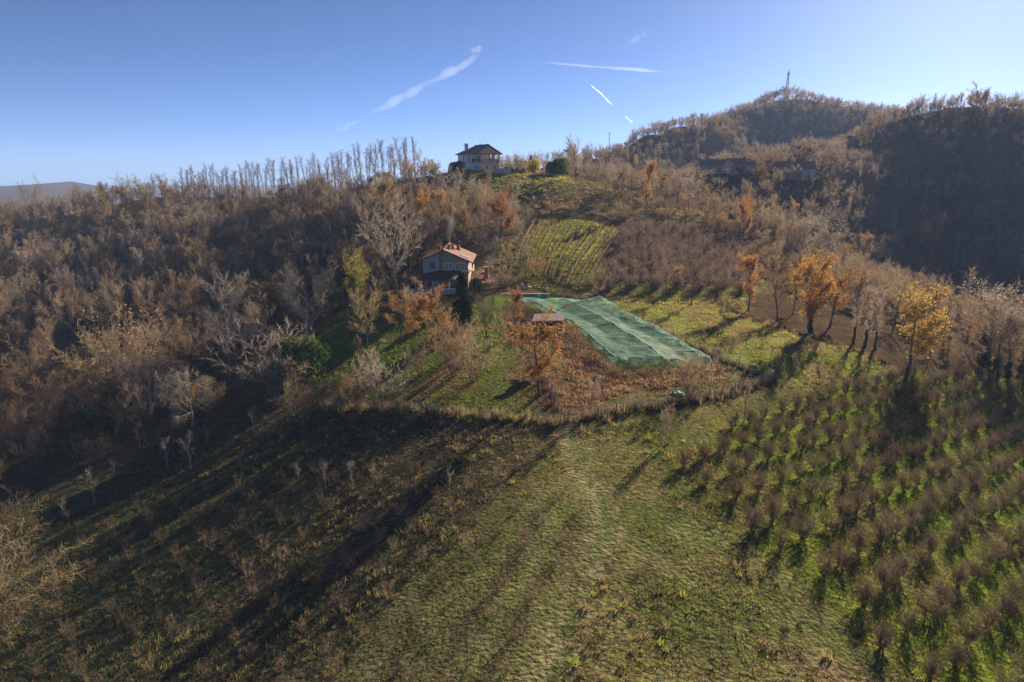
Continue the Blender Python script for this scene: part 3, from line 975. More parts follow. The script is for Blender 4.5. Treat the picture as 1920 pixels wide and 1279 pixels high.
by_px('walnut1', 742, 540, 405, 'walnut_tree', 'big grey bare tree beside the farmhouse gable', twig='twig_grey', wide=.95)
by_px('bare1', 770, 595, 548, 'bare_tree', 'low spreading bare tree in front of the farmhouse terrace', twig='twig_grey', wide=1.6)
by_px('tangle0', 362, 800, 690, 'tangled_tree', 'pale tangled drooping bare tree at the dark field edge')
by_px('tangle0', 285, 775, 650, 'tangled_tree', 'pale leaning bare tree behind the tangled drooping one', twig='twig_grey', rz=2.1)
by_px('thicket1', 235, 760, 640, 'tan_shrub', 'tan-leaved overgrown tree beside the pale leaning tree', 'shrub', wide=1.0)
by_px('thicket0', 15, 1060, 965, 'tan_shrub', 'big yellow-brown overgrown thicket at the dark field corner', 'shrub', leafm='weed', twig='weed', wide=.95)
by_px('thicket1', 20, 1180, 1060, 'tan_shrub', 'low brownish thicket below the big yellow-brown one', 'shrub', leafm='weed', wide=1.3)
by_px('evergreen', 165, 825, 770, 'evergreen_bush', 'dark green bush in shade at the wood edge', 'bush', wide=1.3)
# beyond the lane
by_px('leafy1', 1403, 582, 478, 'orange_tree', 'tall narrow orange tree at the start of the lane', leafm='leaf_orange', wide=.95)
by_px('upright1', 1458, 602, 488, 'bare_tree', 'broad reddish nearly bare tree on the lane beside the narrow orange one', wide=1.25)
by_px('leafy3', 1487, 590, 500, 'autumn_tree', 'yellow-leaved tree between the reddish bare tree and the ivy-clad one', leafm='leaf_gold', wide=.8)
by_px('leafy0', 1518, 624, 496, 'orange_tree', 'broad orange tree with an ivy-clad trunk on the lane', leafm='leaf_orange', wide=1.15, ivy=4.2)
by_px('leafy2', 1556, 612, 505, 'orange_tree', 'rounded orange tree behind the ivy-clad one on the lane', leafm='leaf_orange', wide=1.05)
for j, (a, b_, c) in enumerate([(1600, 645, 562), (1622, 650, 560), (1640, 655, 575)]):
    by_px('upright%d' % j, a, b_, c, 'bare_tree', 'bare grey upright tree with ivy low on its trunk beside the golden tree', group='ivy-clad bare trees beside the golden tree', twig='twig_grey', ivy=3.2, wide=.9)
by_px('leafy0', 1706, 692, 556, 'golden_tree', 'big golden-yellow tree standing alone at the orchard edge', leafm='leaf_gold', wide=1.4)
by_px('evergreen', 1842, 693, 660, 'evergreen_bush', 'dark oval evergreen bush beside ivy-clad trunks', 'bush', wide=.65)
for a, b_, c in [(1866, 700, 600), (1888, 708, 610), (1912, 712, 600), (1850, 680, 560)]:
    by_px('seedy0', a, b_, c, 'seedy_tree', 'ivy-clad pale-topped tree near the dark oval bush', group='ivy-clad trees near the oval bush', ivy=3.0)
by_px('bare0', 1355, 613, 566, 'bare_tree', 'small dark bare tree alone in the pasture beyond the netting')
by_px('bare4', 1118, 572, 515, 'bare_tree', 'small bare tree beside the fence above the netting')
by_px('bare1', 1246, 566, 488, 'bare_tree', 'broad bare tree at the near edge of the upper orchard')
by_px('bare2', 1296, 572, 492, 'bare_tree', 'slim bare tree with a cleared foot at the upper orchard edge', twig='twig_hazel')
by_px('leafy1', 1268, 545, 500, 'orange_tree', 'small red-orange tree among the upper orchard trees', leafm='leaf_orange', wide=.7)
by_px('bush0', 1292, 742, 685, 'bare_shrub', 'dense bare shrub inside the fence corner by the green tarpaulin', 'shrub')
by_px('sapling1', 1331, 738, 672, 'sapling', 'tall thin sapling inside the fence beside the dense shrub', 'sapling')
by_px('upright2', 1395, 792, 712, 'bare_tree', 'dark narrow bare tree casting a long shadow on the meadow', wide=.75)
by_px('bare2', 1107, 778, 708, 'bare_tree', 'small bare tree inside the fence near its lower corner', twig='twig_grey')
for j, (a, b_, c) in enumerate([(1240, 833, 768), (1247, 835, 760), (1254, 832, 775)]):
    by_px('sapling%d' % j, a, b_, c, 'sapling', 'slim dark stem in the clump with a few yellow leaves on the meadow', 'sapling', 'clump of slim stems on the meadow', twig='twig')
by_px('leafy3', 786, 905, 864, 'autumn_sapling', 'tiny orange-leaved sapling in the shaded field', 'sapling', leafm='leaf_orange', wide=.5)
# around the vineyard and the villa
by_px('leafy2', 938, 455, 372, 'orange_tree', 'big rusty orange tree beside the track above the farmhouse', leafm='leaf_rust', wide=1.0)
by_px('leafy0', 800, 432, 366, 'orange_tree', 'bright orange tree in the wood above the farmhouse', leafm='leaf_orange')
by_px('leafy1', 830, 430, 360, 'orange_tree', 'slim orange tree beside the bright one above the farmhouse', leafm='leaf_gold', wide=.8)
by_px('leafy1', 718, 430, 340, 'autumn_tree', 'yellowish tree high in the wood beside the farmhouse', leafm='leaf_mixed')
by_px('leafy3', 952, 520, 462, 'autumn_tree', 'yellow-leaved bush-like tree beside the track', leafm='leaf_yellow')
by_px('bare2', 975, 512, 448, 'bare_tree', 'reddish bare tree between the track and the vine rows')
by_px('thicket0', 1000, 520, 492, 'tan_shrub', 'golden-brown shrub at the foot of the vine rows', 'shrub', leafm='leaf_gold')
by_px('bush0', 945, 540, 512, 'bare_shrub', 'dark rounded bare shrub above the low blue-grey wall', 'shrub', wide=1.4)
def by_y(key, px, Y, H, name, label, cat='tree', **k):
    q = at_y(px, 340, Y)
    return put_tree(key, (q[0], q[1], Z(q[0], q[1])), H, name, label, cat, **k)
by_y('gold_bush', 1000, 272, 5.0, 'golden_bush', 'bright yellow rounded bush on the villa lawn', 'bush')
by_y('evergreen', 1034, 264, 5.0, 'evergreen_bush', 'dark green rounded bush at the villa lawn', 'bush', wide=.9)
by_y('gold_bush', 1050, 266, 6.4, 'golden_bush', 'yellow-green tall bush beside the dark round one', 'bush', leafm='leaf_laurel')
by_y('bare4', 1080, 258, 12.5, 'bare_tree', 'tall dark bare tree at the end of the villa lawn')
by_y('evergreen', 862, 257, 4.6, 'evergreen_bush', 'dark green bush below the villa corner', 'bush')
by_y('evergreen', 850, 258, 4.4, 'evergreen_bush', 'green bush at the villa lawn edge', 'bush')
by_y('conifer', 995, 290, 7, 'conifer_tree', 'small dark conifer behind the bright yellow bush')
by_px('leafy1', 1213, 400, 305, 'orange_tree', 'tall narrow orange tree above the upper orchard', leafm='leaf_orange', wide=.6)
by_px('leafy2', 1392, 452, 378, 'orange_tree', 'vivid orange tree at the valley wood edge', leafm='leaf_orange', wide=.6)
by_px('leafy1', 1623, 505, 440, 'orange_tree', 'lone orange tree at the foot of the dark hill', leafm='leaf_orange', wide=.8)
by_px('seedy1', 1560, 500, 430, 'seedy_tree', 'tree veiled in white seed heads below the dark hill', wide=1.3)
by_px('seedy0', 1500, 490, 420, 'seedy_tree', 'white-flecked tree beside the veiled one below the dark hill', wide=1.2)
by_px('leafy3', 1735, 500, 420, 'autumn_tree', 'large mauve-brown thin-leaved tree at the foot of the dark hill', leafm='leaf_rust', wide=1.1)

# ------------------------------------------------------------------ hazel orchard on the slope
def rowgrid(o, a, b_, poly, jit, seed):
    rng = random.Random(seed)
    out = []
    for i in range(-45, 46):
        for j in range(-45, 46):
            p = np.array(o) + np.array(a) * i + np.array(b_) * j
            if inpoly(p[0], p[1], poly):
                out.append((p[0] + rng.uniform(-jit, jit), p[1] + rng.uniform(-jit, jit)))
    return out

e0, e1 = G(1330, 905), G(1700, 1135)
da = (e1 - e0)[:2]; da /= np.linalg.norm(da)
f0, f1 = G(1440, 965), G(1900, 770)
db = (f1 - f0)[:2]; db /= np.linalg.norm(db)
rh = random.Random(21)
HAZ = [q for q in rowgrid(e0[:2], da * 3.3, db * 3.6, HAZEL, .35, 4) if abs(q[0]) < .84 * (q[1] + 12)]
HAZ = sorted(HAZ, key=lambda q: q[1])
HAZ_FAR, HAZ = HAZ[300:], HAZ[:300]
for k, (x, y) in enumerate(HAZ):
    far = y > 85
    put_tree('hazel%d' % (k % 3), (x, y, Z(x, y)), rh.uniform(1.45, 2.0), 'hazel_bush', 'many-stemmed bare hazel bush planted in the sloping orchard rows', 'hazel bush', 'hazel bushes in the sloping orchard', wide=rh.uniform(.8, 1.05))
if HAZ_FAR:
    A_ = np.array(HAZ_FAR)
    rg = np.random.default_rng(5)
    rot_ = np.zeros((len(A_), 3)); rot_[:, 2] = rg.uniform(0, 6.28, len(A_))
    node_scatter('distant_hazel_bushes', [raw('hazel%d' % i, (0, 1, 1)) for i in range(3)], ['bark', 'twig_hazel'], np.column_stack([A_, height(A_[:, 0], A_[:, 1])]), rg.uniform(.5, .66, len(A_)), rot_, rg.integers(0, 3, len(A_)), 'far rows of bare hazel bushes at the top of the sloping orchard', 'hazel bushes')
# upper orchard beside the vine rows
ORP = rowgrid(G(1200, 480)[:2], (5.2, 1.4), (-1.6, 5.8), ORCHARD, .5, 9)
for k, (x, y) in enumerate(ORP):
    put_tree('hazel%d' % (k % 3), (x, y, Z(x, y)), rh.uniform(3.0, 4.0), 'orchard_tree', 'bare brown orchard tree in the plot beside the vine rows', 'orchard tree', 'bare trees of the upper orchard', wide=rh.uniform(.8, 1.0), twig='twig_orchard')
# young shrubs in the shaded field
YF = GP([(130, 1010), (420, 900), (640, 870), (900, 890), (1060, 940), (1110, 1030), (1040, 1150), (985, 1279)]) + [(2, 30), (-22, 30), (-34, 38)] + GP([(0, 1180)])
YP = rowgrid(G(780, 1060)[:2], da * 3.3, (db * .25 + np.array([.15, 1]) * .75) * 3.9, YF, .6, 12)
YP = [q for q in YP if abs(q[0]) < .82 * (q[1] + 10) and q[1] > 30][:290]
for k, (x, y) in enumerate(YP):
    put_tree('young%d' % (k % 3), (x, y, Z(x, y)), rh.uniform(.7, 1.3), 'young_shrub', 'small dry cut-back shrub planted in rows in the shaded field', 'shrub', 'young shrubs in rows in the shaded field', tilt=(rh.uniform(-.15, .15), rh.uniform(-.15, .15)))
# saplings at the top of the shaded field, and on the pasture
for k, (a, b_, c) in enumerate([(220, 830, 785), (315, 880, 822), (358, 880, 818), (145, 860, 815), (178, 945, 880), (215, 895, 865), (455, 890, 855), (560, 905, 868), (612, 915, 868),
                                (662, 915, 868), (700, 905, 870), (842, 920, 880), (130, 985, 935), (390, 835, 790), (475, 810, 770), (262, 838, 800)]):
    by_px('sapling%d' % (k % 3), a, b_, c, 'sapling', 'pale slender bare sapling at the top of the shaded field', 'sapling', 'pale saplings at the top of the shaded field')
for k in range(34):
    f, g_ = k % 9, k // 9
    px, py = 1205 + f * 40 + g_ * 46 + rh.uniform(-8, 8), 605 + f * 12.5 + g_ * 22 + rh.uniform(-4, 4)
    if py > 735:
        continue
    q = G(px, py)
    put_tree('sapling%d' % (k % 3), q, rh.uniform(1.8, 3.2), 'sapling', 'young bare staked sapling in the pasture beyond the fence', 'sapling', 'young saplings in the pasture', twig='twig', wide=.7)

# ------------------------------------------------------------------ building materials
def tilemat(name, c1, c2, scale=3.2):
    m, n, b = new_mat(name)
    tc = n.nodes.new('ShaderNodeTexCoord')
    wv = n.nodes.new('ShaderNodeTexWave'); wv.inputs['Scale'].default_value = scale; wv.bands_direction = 'Y'
    wv.inputs['Distortion'].default_value = .6
    nz = n.nodes.new('ShaderNodeTexNoise'); nz.inputs['Scale'].default_value = 4; nz.inputs['Detail'].default_value = 6
    for k in (wv, nz):
        n.links.new(tc.outputs['Object'], k.inputs['Vector'])
    r = n.nodes.new('ShaderNodeValToRGB')
    r.color_ramp.elements[0].position, r.color_ramp.elements[1].position = .3, .7
    r.color_ramp.elements[0].color, r.color_ramp.elements[1].color = (*c1, 1), (*c2, 1)
    n.links.new(nz.outputs['Fac'], r.inputs[0]); n.links.new(r.outputs[0], b.inputs['Base Color'])
    bp = n.nodes.new('ShaderNodeBump'); bp.inputs['Strength'].default_value = .6; bp.inputs['Distance'].default_value = .06
    n.links.new(wv.outputs['Fac'], bp.inputs['Height']); n.links.new(bp.outputs[0], b.inputs['Normal'])
    b.inputs['Roughness'].default_value = .8
    return m
M['tile'] = tilemat('roof_tiles', (.21, .10, .065), (.31, .15, .095))
M['tile_dark'] = tilemat('roof_tiles_dark', (.10, .055, .045), (.16, .085, .07))
M['tile_brown'] = tilemat('roof_tiles_brown', (.20, .12, .08), (.28, .17, .12))
M['plaster_blue'] = solid('plaster_blue', (.31, .31, .29), .9, .1)
M['plaster_tan'] = solid('plaster_tan', (.30, .22, .15), .9, .12)
M['plaster_cream'] = solid('plaster_cream', (.62, .57, .46), .9, .1)
M['plaster_white'] = solid('plaster_white', (.80, .77, .68), .9, .08)
M['plaster_brown'] = solid('plaster_brown', (.44, .36, .31), .9, .12)
M['stone'] = solid('stone', (.34, .30, .28), .9, .25, 2)
M['white'] = solid('white_paint', (.75, .74, .70), .6, .06)
M['wood'] = solid('wood', (.15, .09, .05), .8, .3, 6)
M['wood_grey'] = solid('weathered_wood', (.20, .165, .13), .85, .3, 6)
M['brick'] = solid('brick', (.30, .13, .08), .85, .25, 6)
M['metal'] = solid('metal', (.35, .36, .38), .45, .1, 4, .5, .6)
M['dark'] = solid('dark_opening', (.03, .028, .026), .7, .2)
M['glass'] = solid('window_glass', (.05, .06, .07), .08, .1, 1, .6)
M['panel'] = solid('solar_panel', (.45, .48, .58), .12, .1, 1, .6)
M['roof_felt'] = solid('pink_sheet_roof', (.30, .20, .19), .7, .15)
M['tarp_green'] = solid('green_tarpaulin', (.30, .58, .42), .5, .15, 2)
M['tarp_white'] = solid('white_sheet', (.66, .70, .72), .5, .12)
M['blue'] = solid('blue_paint', (.05, .16, .50), .5, .1)
M['red'] = solid('red_plastic', (.50, .13, .05), .5, .1)

# ------------------------------------------------------------------ farmhouse
hz0 = 7.35
FX, FY = -13.95, 140.0
fh = thing('farmhouse', (FX, FY, hz0), 'two-storey farmhouse with red tiled gable roof and wide shaded porch', 'house')
EW, EE, AP, SL, DP = -4.35, 4.9, 8.1, .43, 13.0
def roofz(x):
    return AP - SL * abs(x)
w = MB()
w.slab([(EW, 0, -1.2), (-.87, 0, -1.2), (-.87, 0, roofz(-.87) - .25), (EW, 0, roofz(EW) - .25)], (0, .35, 0))
w.build('wall', 'plaster_blue', fh, label='pale blue-white plastered part of the gable wall')
w = MB()
w.slab([(-.87, .25, -1.2), (EE, .25, -1.2), (EE, .25, roofz(EE) - .25), (0, .25, AP - .25), (-.87, .25, roofz(-.87) - .25)], (0, .35, 0))
w.build('wall', 'plaster_tan', fh, label='brown timber-coloured part of the gable wall')
MB().box(EE - .35, EE, .62, DP, -1.2, roofz(EE) - .25).build('wall', 'plaster_tan', fh, label='brown side wall lit by the sun')
MB().box(EW, EW + .35, .37, DP, -1.2, roofz(EW) - .25).build('wall', 'plaster_blue', fh)
w = MB(); w.slab([(EW + .36, DP - .4, -1.2), (EE - .36, DP - .4, -1.2), (EE - .36, DP - .4, roofz(EE) - .3), (0, DP - .4, AP - .3), (EW + .36, DP - .4, roofz(EW) - .3)], (0, .38, 0))
w.build('wall', 'plaster_cream', fh)
rf = MB()
rf.slab([(0, -1.0, AP), (5.95, -1.0, AP - SL * 5.95), (5.95, DP + .8, AP - SL * 5.95), (0, DP + .8, AP)], (0, 0, -.2))
ro = rf.build('roof', 'tile', fh)
rf = MB()
rf.slab([(-.004, -1.0, AP), (-.004, DP + .8, AP), (-4.95, DP + .8, AP - SL * 4.95), (-4.95, -1.0, AP - SL * 4.95)], (0, 0, -.2))
rf.build('roof', 'tile', fh)
MB().tube([(0, -1.05, AP + .05), (0, DP + .85, AP + .05)], .14, 6).build('ridge_tile', 'tile', ro)
for s, xe in ((1, 5.9), (-1, -4.9)):
    MB().slab([(s * .01, -1.06, AP - .05), (xe, -1.06, AP - SL * abs(xe) - .05), (xe, -1.06, AP - SL * abs(xe) - .27), (s * .01, -1.06, AP - .27)], (0, .055, 0)).build('fascia', 'wood', ro)
for (cx, cyy, top) in [(-1.4, 4.5, .9), (.75, 3.4, 1.0), (1.3, 5.6, 1.1), (2.3, 8.5, 1.0)]:
    c = MB().box(cx - .32, cx + .32, cyy - .32, cyy + .32, roofz(cx) - .5, roofz(cx) + top - .2).build('chimney', 'brick', fh)
    MB().box(cx - .42, cx + .42, cyy - .42, cyy + .42, roofz(cx) + top - .2 + .004, roofz(cx) + top - .04).build('chimney_cap', 'wood', c)
    MB().tube([(cx + .5, cyy - .5, roofz(cx) - .3), (cx + .5, cyy - .5, roofz(cx) + .75)], .06, 6).build('vent_pipe', 'metal', c)
def onroof(x, lift):
    return AP - SL * x + lift
MB().slab([(3.2, 1.2, onroof(3.2, .12)), (4.95, 1.2, onroof(4.95, .12)), (4.95, 3.6, onroof(4.95, .12)), (3.2, 3.6, onroof(3.2, .12))], (0, 0, -.1)).build('roof_panel', 'panel', fh)
MB().tube([(2.6, 9, roofz(2.6) - .1), (2.6, 9, roofz(2.6) + 2.2)], .035, 5).tube([(2.2, 9, roofz(2.6) + 2.0), (3.0, 9, roofz(2.6) + 2.0)], .025, 4).tube([(2.3, 9, roofz(2.6) + 1.7), (2.9, 9, roofz(2.6) + 1.7)], .025, 4).build('aerial', 'metal', fh)
def window(par, x0, x1, z0, z1, y, fr='white', pane='glass', mull=1, sill=True):
    f = MB()
    t = .09
    f.box(x0, x1, y - .06, y + .04, z1 - t, z1).box(x0, x1, y - .06, y + .04, z0, z0 + t)
    f.box(x0, x0 + t, y - .058, y + .04, z0 + t, z1 - t).box(x1 - t, x1, y - .058, y + .04, z0 + t, z1 - t)
    for k in range(mull):
        xm = x0 + (x1 - x0) * (k + 1) / (mull + 1)
        f.box(xm - .045, xm + .045, y - .056, y + .04, z0 + t, z1 - t)
    o = f.build('window', fr, par)
    for k in range(mull + 1):
        a, b_ = x0 + (x1 - x0) * k / (mull + 1), x0 + (x1 - x0) * (k + 1) / (mull + 1)
        MB().box(a + .06, b_ - .06, y - .03, y + .02, z0 + .06, z1 - .06).build('pane', pane, o)
    if sill:
        MB().box(x0 - .1, x1 + .1, y - .14, y + .02, z0 - .08, z0 - .004).build('sill', 'stone', o)
    return o
wo = window(fh, -2.85, -1.95, 4.2, 5.45, 0, 'wood')
for s in (-1, 1):
    xc = -2.4 + s * .78
    MB().box(xc - .22, xc + .22, -.09, -.01, 4.2, 5.45).build('shutter', 'plaster_blue', wo)
window(fh, .05, 1.7, 3.75, 5.25, .25, 'white', 'plaster_tan', 1, False)
window(fh, 2.2, 4.3, 3.75, 5.25, .25, 'white', 'plaster_tan', 1, False)
MB().box(-.8, 4.85, .1, .245, 3.5, 3.66).build('string_course', 'white', fh)
MB().box(-.95, -.75, -.06, .3, 3.6, roofz(-.85) - .3).build('corner_board', 'wood', fh)
bal = MB().box(EE + .005, EE + 1.0, 1.2, 5.2, 3.35, 3.5).build('balcony', 'plaster_cream', fh)
rl = MB().box(EE + .92, EE + .98, 1.2, 5.2, 4.3, 4.38)
for k in range(21):
    rl.box(EE + .93, EE + .97, 1.2 + k * .197, 1.25 + k * .197, 3.504, 4.298)
rl.build('railing', 'white', bal)
# porch: hipped lean-to roof, columns, parapet terrace
pr = MB()
A, B_, C_, D_ = (-5.6, -5.6, 2.75), (2.7, -5.6, 2.75), (3.6, -.05, 3.72), (-1.0, -.05, 3.72)
pr.slab([A, B_, C_, D_], (0, 0, -.16))
pr.slab([(-5.6, -5.6, 2.752), (-1.0, -.05, 3.722), (-5.0, 1.2, 2.95)], (0, 0, -.16))
prf = pr.build('porch_roof', 'tile_dark', fh)
MB().box(-5.55, 2.65, -5.5, -5.3, 2.35, 2.585).build('porch_beam', 'wood', prf)
for cx in (-5.2, -1.75, 1.35):
    cc = MB().box(cx - .2, cx + .2, -5.55, -5.15, -.05, 2.345).build('column', 'plaster_blue', fh)
    MB().box(cx - .28, cx + .28, -5.63, -5.07, -.05, .15).build('column_base', 'stone', cc)
MB().box(-7, 4.5, -6.6, -.01, -2.2, -.06).build('terrace', 'stone', fh)
MB().box(-7, 3.5, -6.65, -6.4, -.055, .95).build('parapet', 'plaster_blue', fh)
MB().box(-3.4, -2.4, -.05, .02, -.05, 2.1).build('door', 'wood', fh)
MB().box(-.6, .9, -2.6, -1.7, .7, .78).box(-.5, -.4, -2.5, -2.4, -.05, .7).box(.7, .8, -2.5, -2.4, -.05, .7).box(-.5, -.4, -1.9, -1.8, -.05, .7).box(.7, .8, -1.9, -1.8, -.05, .7).build('porch_table', 'wood', fh)

# ------------------------------------------------------------------ villa on the knoll
vz = 32.1
vl = thing('villa', (-8.95, 262, vz), 'villa on the knoll with open upper loggia and dark hipped roof', 'house', rz=math.radians(30), sc=1.115)
HW, VL, VA, VE = 4.5, 13.5, 8.2, 5.6
rf = MB()
o_ = .8
fl, fr_, bl, br = (-HW - o_, -o_, VE - .35), (HW + o_, -o_, VE - .35), (-HW - o_, VL + o_, VE - .35), (HW + o_, VL + o_, VE - .35)
r0, r1 = (0, -o_, VA), (0, VL - 4.3, VA)
for q in ([fl, r0, r1, bl], [fr_, br, r1, r0], [bl, r1, br]):
    rf.slab(q, (0, 0, -.18))
vr = rf.build('roof', 'tile_brown', vl)
MB().tube([(0, -o_ - .02, VA + .05), (0, VL - 4.3, VA + .05)], .12, 6).build('ridge_tile', 'tile_dark', vr)
for s in (-1, 1):
    MB().slab([(s * .01, -o_ - .06, VA - .02), (s * (HW + o_), -o_ - .06, VE - .37), (s * (HW + o_), -o_ - .06, VE - .66), (s * .01, -o_ - .06, VA - .3)], (0, .05, 0)).build('fascia', 'wood', vr)
MB().slab([(-HW, .1, VE - .25), (HW, .1, VE - .25), (0, .1, VA - .28)], (0, .25, 0)).build('gable', 'plaster_brown', vl)
MB().box(-HW - .1, HW + .1, .05, .4, VE - .5, VE - .253).build('gable_beam', 'wood', vl)
F2 = 2.6
MB().box(-HW, .4, 3.2, 7.0, F2, VE - .12).build('wall', 'plaster_cream', vl, label='shaded wall at the back of the loggia')
MB().box(-HW - .04, HW, 7.005, VL, F2, VE - .12).build('wall', 'plaster_white', vl)
MB().box(-HW - .045, -HW - .005, 3.2, 7.0, F2, VE - .1).build('wall', 'plaster_white', vl)
MB().box(-HW, HW, .4, VL, -1.5, F2 - .25).build('wall', 'plaster_brown', vl, label='lower storey wall below the loggia')
MB().box(-HW - .04, -HW - .004, .4, VL, -1.5, F2 - .25).build('wall', 'plaster_white', vl)
MB().box(-HW - .15, HW + .15, -.1, VL, F2 - .245, F2 - .005).build('floor_slab', 'stone', vl)
for x_, y_, r_ in [(-HW + .2, .25, .2), (2.0, .25, .3), (HW - .2, .25, .2), (HW - .2, 3.6, .2), (HW - .2, 6.8, .2)]:
    MB().box(x_ - r_, x_ + r_, y_ - .2, y_ + .2, F2, VE - .505).build('post', 'plaster_brown', vl)
rl = MB().box(-HW, HW, 0, .08, F2 + .95, F2 + 1.05).box(-HW, HW, 0, .06, F2 + .12, F2 + .18)
for k in range(60):
    x_ = -HW + k * (2 * HW / 59)
    rl.box(x_ - .02, x_ + .02, .02, .06, F2 + .18, F2 + .95)
rl.build('railing', 'wood', vl)
rl = MB().box(-HW, -HW + .08, .085, 3.1, F2 + .95, F2 + 1.05).box(HW - .08, HW, .085, 7, F2 + .95, F2 + 1.05)
for k in range(26):
    rl.box(-HW + .02, -HW + .06, .2 + k * .115, .24 + k * .115, F2, F2 + .95)
for k in range(46):
    rl.box(HW - .06, HW - .02, .2 + k * .15, .24 + k * .15, F2, F2 + .95)
rl.build('railing', 'wood', vl)
for y_ in (4.0, 5.6, 8.4):
    o = MB().box(-HW - .1, -HW - .05, y_, y_ + .9, F2 + .3, F2 + 2.2).build('window', 'wood', vl)
    MB().box(-HW - .11, -HW - .102, y_ + .08, y_ + .82, F2 + .4, F2 + 2.1).build('pane', 'glass', o)
o = MB().box(-2.2, -1.0, 3.14, 3.19, F2, F2 + 2.1).build('door', 'wood', vl)
MB().box(-2.05, -1.15, 3.12, 3.135, F2 + .9, F2 + 2.0).build('pane', 'glass', o)
for x_ in (-3.4, -.6, 2.2):
    o = MB().box(x_, x_ + 1.2, .33, .39, .3, 1.6).build('window', 'white', vl)
    MB().box(x_ + .1, x_ + 1.1, .31, .328, .4, 1.5).build('pane', 'glass', o)
c = MB().box(-3.4, -2.5, 9.6, 10.5, 5.6, 8.6).build('chimney', 'plaster_cream', vl)
MB().box(-3.5, -2.4, 9.5, 10.6, 8.604, 8.8).build('chimney_cap', 'tile_dark', c)
MB().tube([(0, 5.5, VA - .1), (0, 5.5, VA + 1.9)], .04, 5).tube([(-.5, 5.5, VA + 1.6), (.5, 5.5, VA + 1.6)], .03, 4).box(-.12, .12, 5.4, 5.6, VA + .02, VA + .5).build('aerial', 'metal', vl)
# retaining wall, screen, play frame below the villa
p = at_y(925, 318, 254)
o = thing('retaining_wall', (p[0], p[1], Z(p[0], p[1]) - .3), 'long grey stone retaining wall below the villa', 'wall')
MB().box(-3.6, 6.5, -.2, .25, 0, 1.9).build('wall_face', 'stone', o)
MB().box(-3.7, 6.6, -.28, .33, 1.904, 2.02).build('coping', 'plaster_brown', o)
p = at_y(893, 310, 257)
o = thing('blue_sign_board', (p[0], p[1], Z(p[0], p[1])), 'blue panel on two posts in front of the villa', 'panel')
MB().box(-.7, .7, -.05, .05, 1.1, 2.1).build('board', 'blue', o)
for s in (-1, 1):
    MB().tube([(s * .8, 0, -.2), (s * .8, 0, 2.2)], .05, 6).build('post', 'metal', o)
p = at_y(871, 322, 252)
o = thing('play_frame', (p[0], p[1], Z(p[0], p[1])), 'small orange-red play frame on the villa lawn', 'play frame')
for s in (-1, 1):
    MB().tube([(s * .9, -.5, -.1), (s * .9, 0, 1.8), (s * .9, .5, -.1)], .05, 5).build('leg', 'red', o)
MB().tube([(-.9, 0, 1.8), (.9, 0, 1.8)], .05, 5).build('crossbar', 'red', o)
MB().box(-.25, .25, -.1, .1, .5, .55).tube([(-.22, 0, .55), (-.22, 0, 1.8)], .012, 3).tube([(.22, 0, .55), (.22, 0, 1.8)], .012, 3).build('swing_seat', 'wood', o)
# hedge along the villa terrace
def hedge(name, a, b_, wd, h, label, mat='leaf_dark', n=1800, seed=1):
    R = random.Random(seed)
    L = MB()
    a, b_ = Vector(a), Vector(b_)
    for _ in range(n):
        t = R.random()
        q = a.lerp(b_, t)
        q.z = Z(q.x, q.y)
        d = (b_ - a).normalized()
        s_ = Vector((-d.y, d.x, 0))
        q = q + s_ * R.uniform(-wd, wd) + Vector((0, 0, h * (R.random() ** .7) * (.85 + .25 * math.sin(t * 23))))
        leaf(L, R, q, R.uniform(.18, .36))
    o = thing(name, (0, 0, 0), label, 'hedge')
    L.build('leaves', mat, o)
    S = MB()
    for k in range(7):
        q = a.lerp(b_, (k + .5) / 7); z = Z(q.x, q.y)
        S.tube([(q.x, q.y, z - .2), (q.x, q.y, z + h * .6)], .05, 5)
    S.build('stems', 'bark', o)
    return o
p0, p1 = at_y(946, 320, 258), at_y(985, 322, 258)
hedge('clipped_hedge', (p0[0], p0[1], 0), (p1[0], p1[1], 0), .7, 2.0, 'dark clipped hedge beside the villa retaining wall')

# ------------------------------------------------------------------ far houses
def cottage(px, Y, W, D, H, rz, roofm, wallm, label, drop=0):
    q = at_y(px, 300, Y)
    z = Z(q[0], q[1]) - .3 + drop
    o = thing('far_house', (q[0], q[1], z), label, 'house', rz=rz)
    e = H * .62
    w = MB()
    w.box(-W / 2, W / 2, -D / 2, D / 2, 0, e)
    w.slab([(-W / 2 + .02, -D / 2 + .02, e), (-W / 2 + .02, D / 2 - .02, e), (-W / 2 + .02, 0, H - .15)], (.3, 0, 0))
    w.slab([(W / 2 - .32, -D / 2 + .02, e), (W / 2 - .32, D / 2 - .02, e), (W / 2 - .32, 0, H - .15)], (.3, 0, 0))
    w.build('wall', wallm, o)
    r = MB()
    r.slab([(-W / 2 - .6, -D / 2 - .7, e - .25), (W / 2 + .6, -D / 2 - .7, e - .25), (W / 2 + .6, 0, H), (-W / 2 - .6, 0, H)], (0, 0, .2))
    r.slab([(-W / 2 - .6, 0.004, H), (W / 2 + .6, 0.004, H), (W / 2 + .6, D / 2 + .7, e - .25), (-W / 2 - .6, D / 2 + .7, e - .25)], (0, 0, .2))
    ro = r.build('roof', roofm, o)
    MB().box(W * .2, W * .2 + .8, -.9, -.1, H - .6, H + .9).build('chimney', 'brick', ro)
    for k in range(3):
        x_ = -W / 2 + W * (k + .5) / 3
        f = MB().box(x_ - .5, x_ + .5, -D / 2 - .06, -D / 2 + .02, e * .4, e * .4 + 1.4).build('window', 'wood', o)
        MB().box(x_ - .4, x_ + .4, -D / 2 - .08, -D / 2 - .062, e * .4 + .1, e * .4 + 1.3).build('pane', 'glass', f)
    return o
cottage(1490, 332, 17, 9, 8.5, math.radians(-8), 'tile_brown', 'plaster_brown', 'long brown-roofed house half hidden by trees at the dark hill spur', .3)
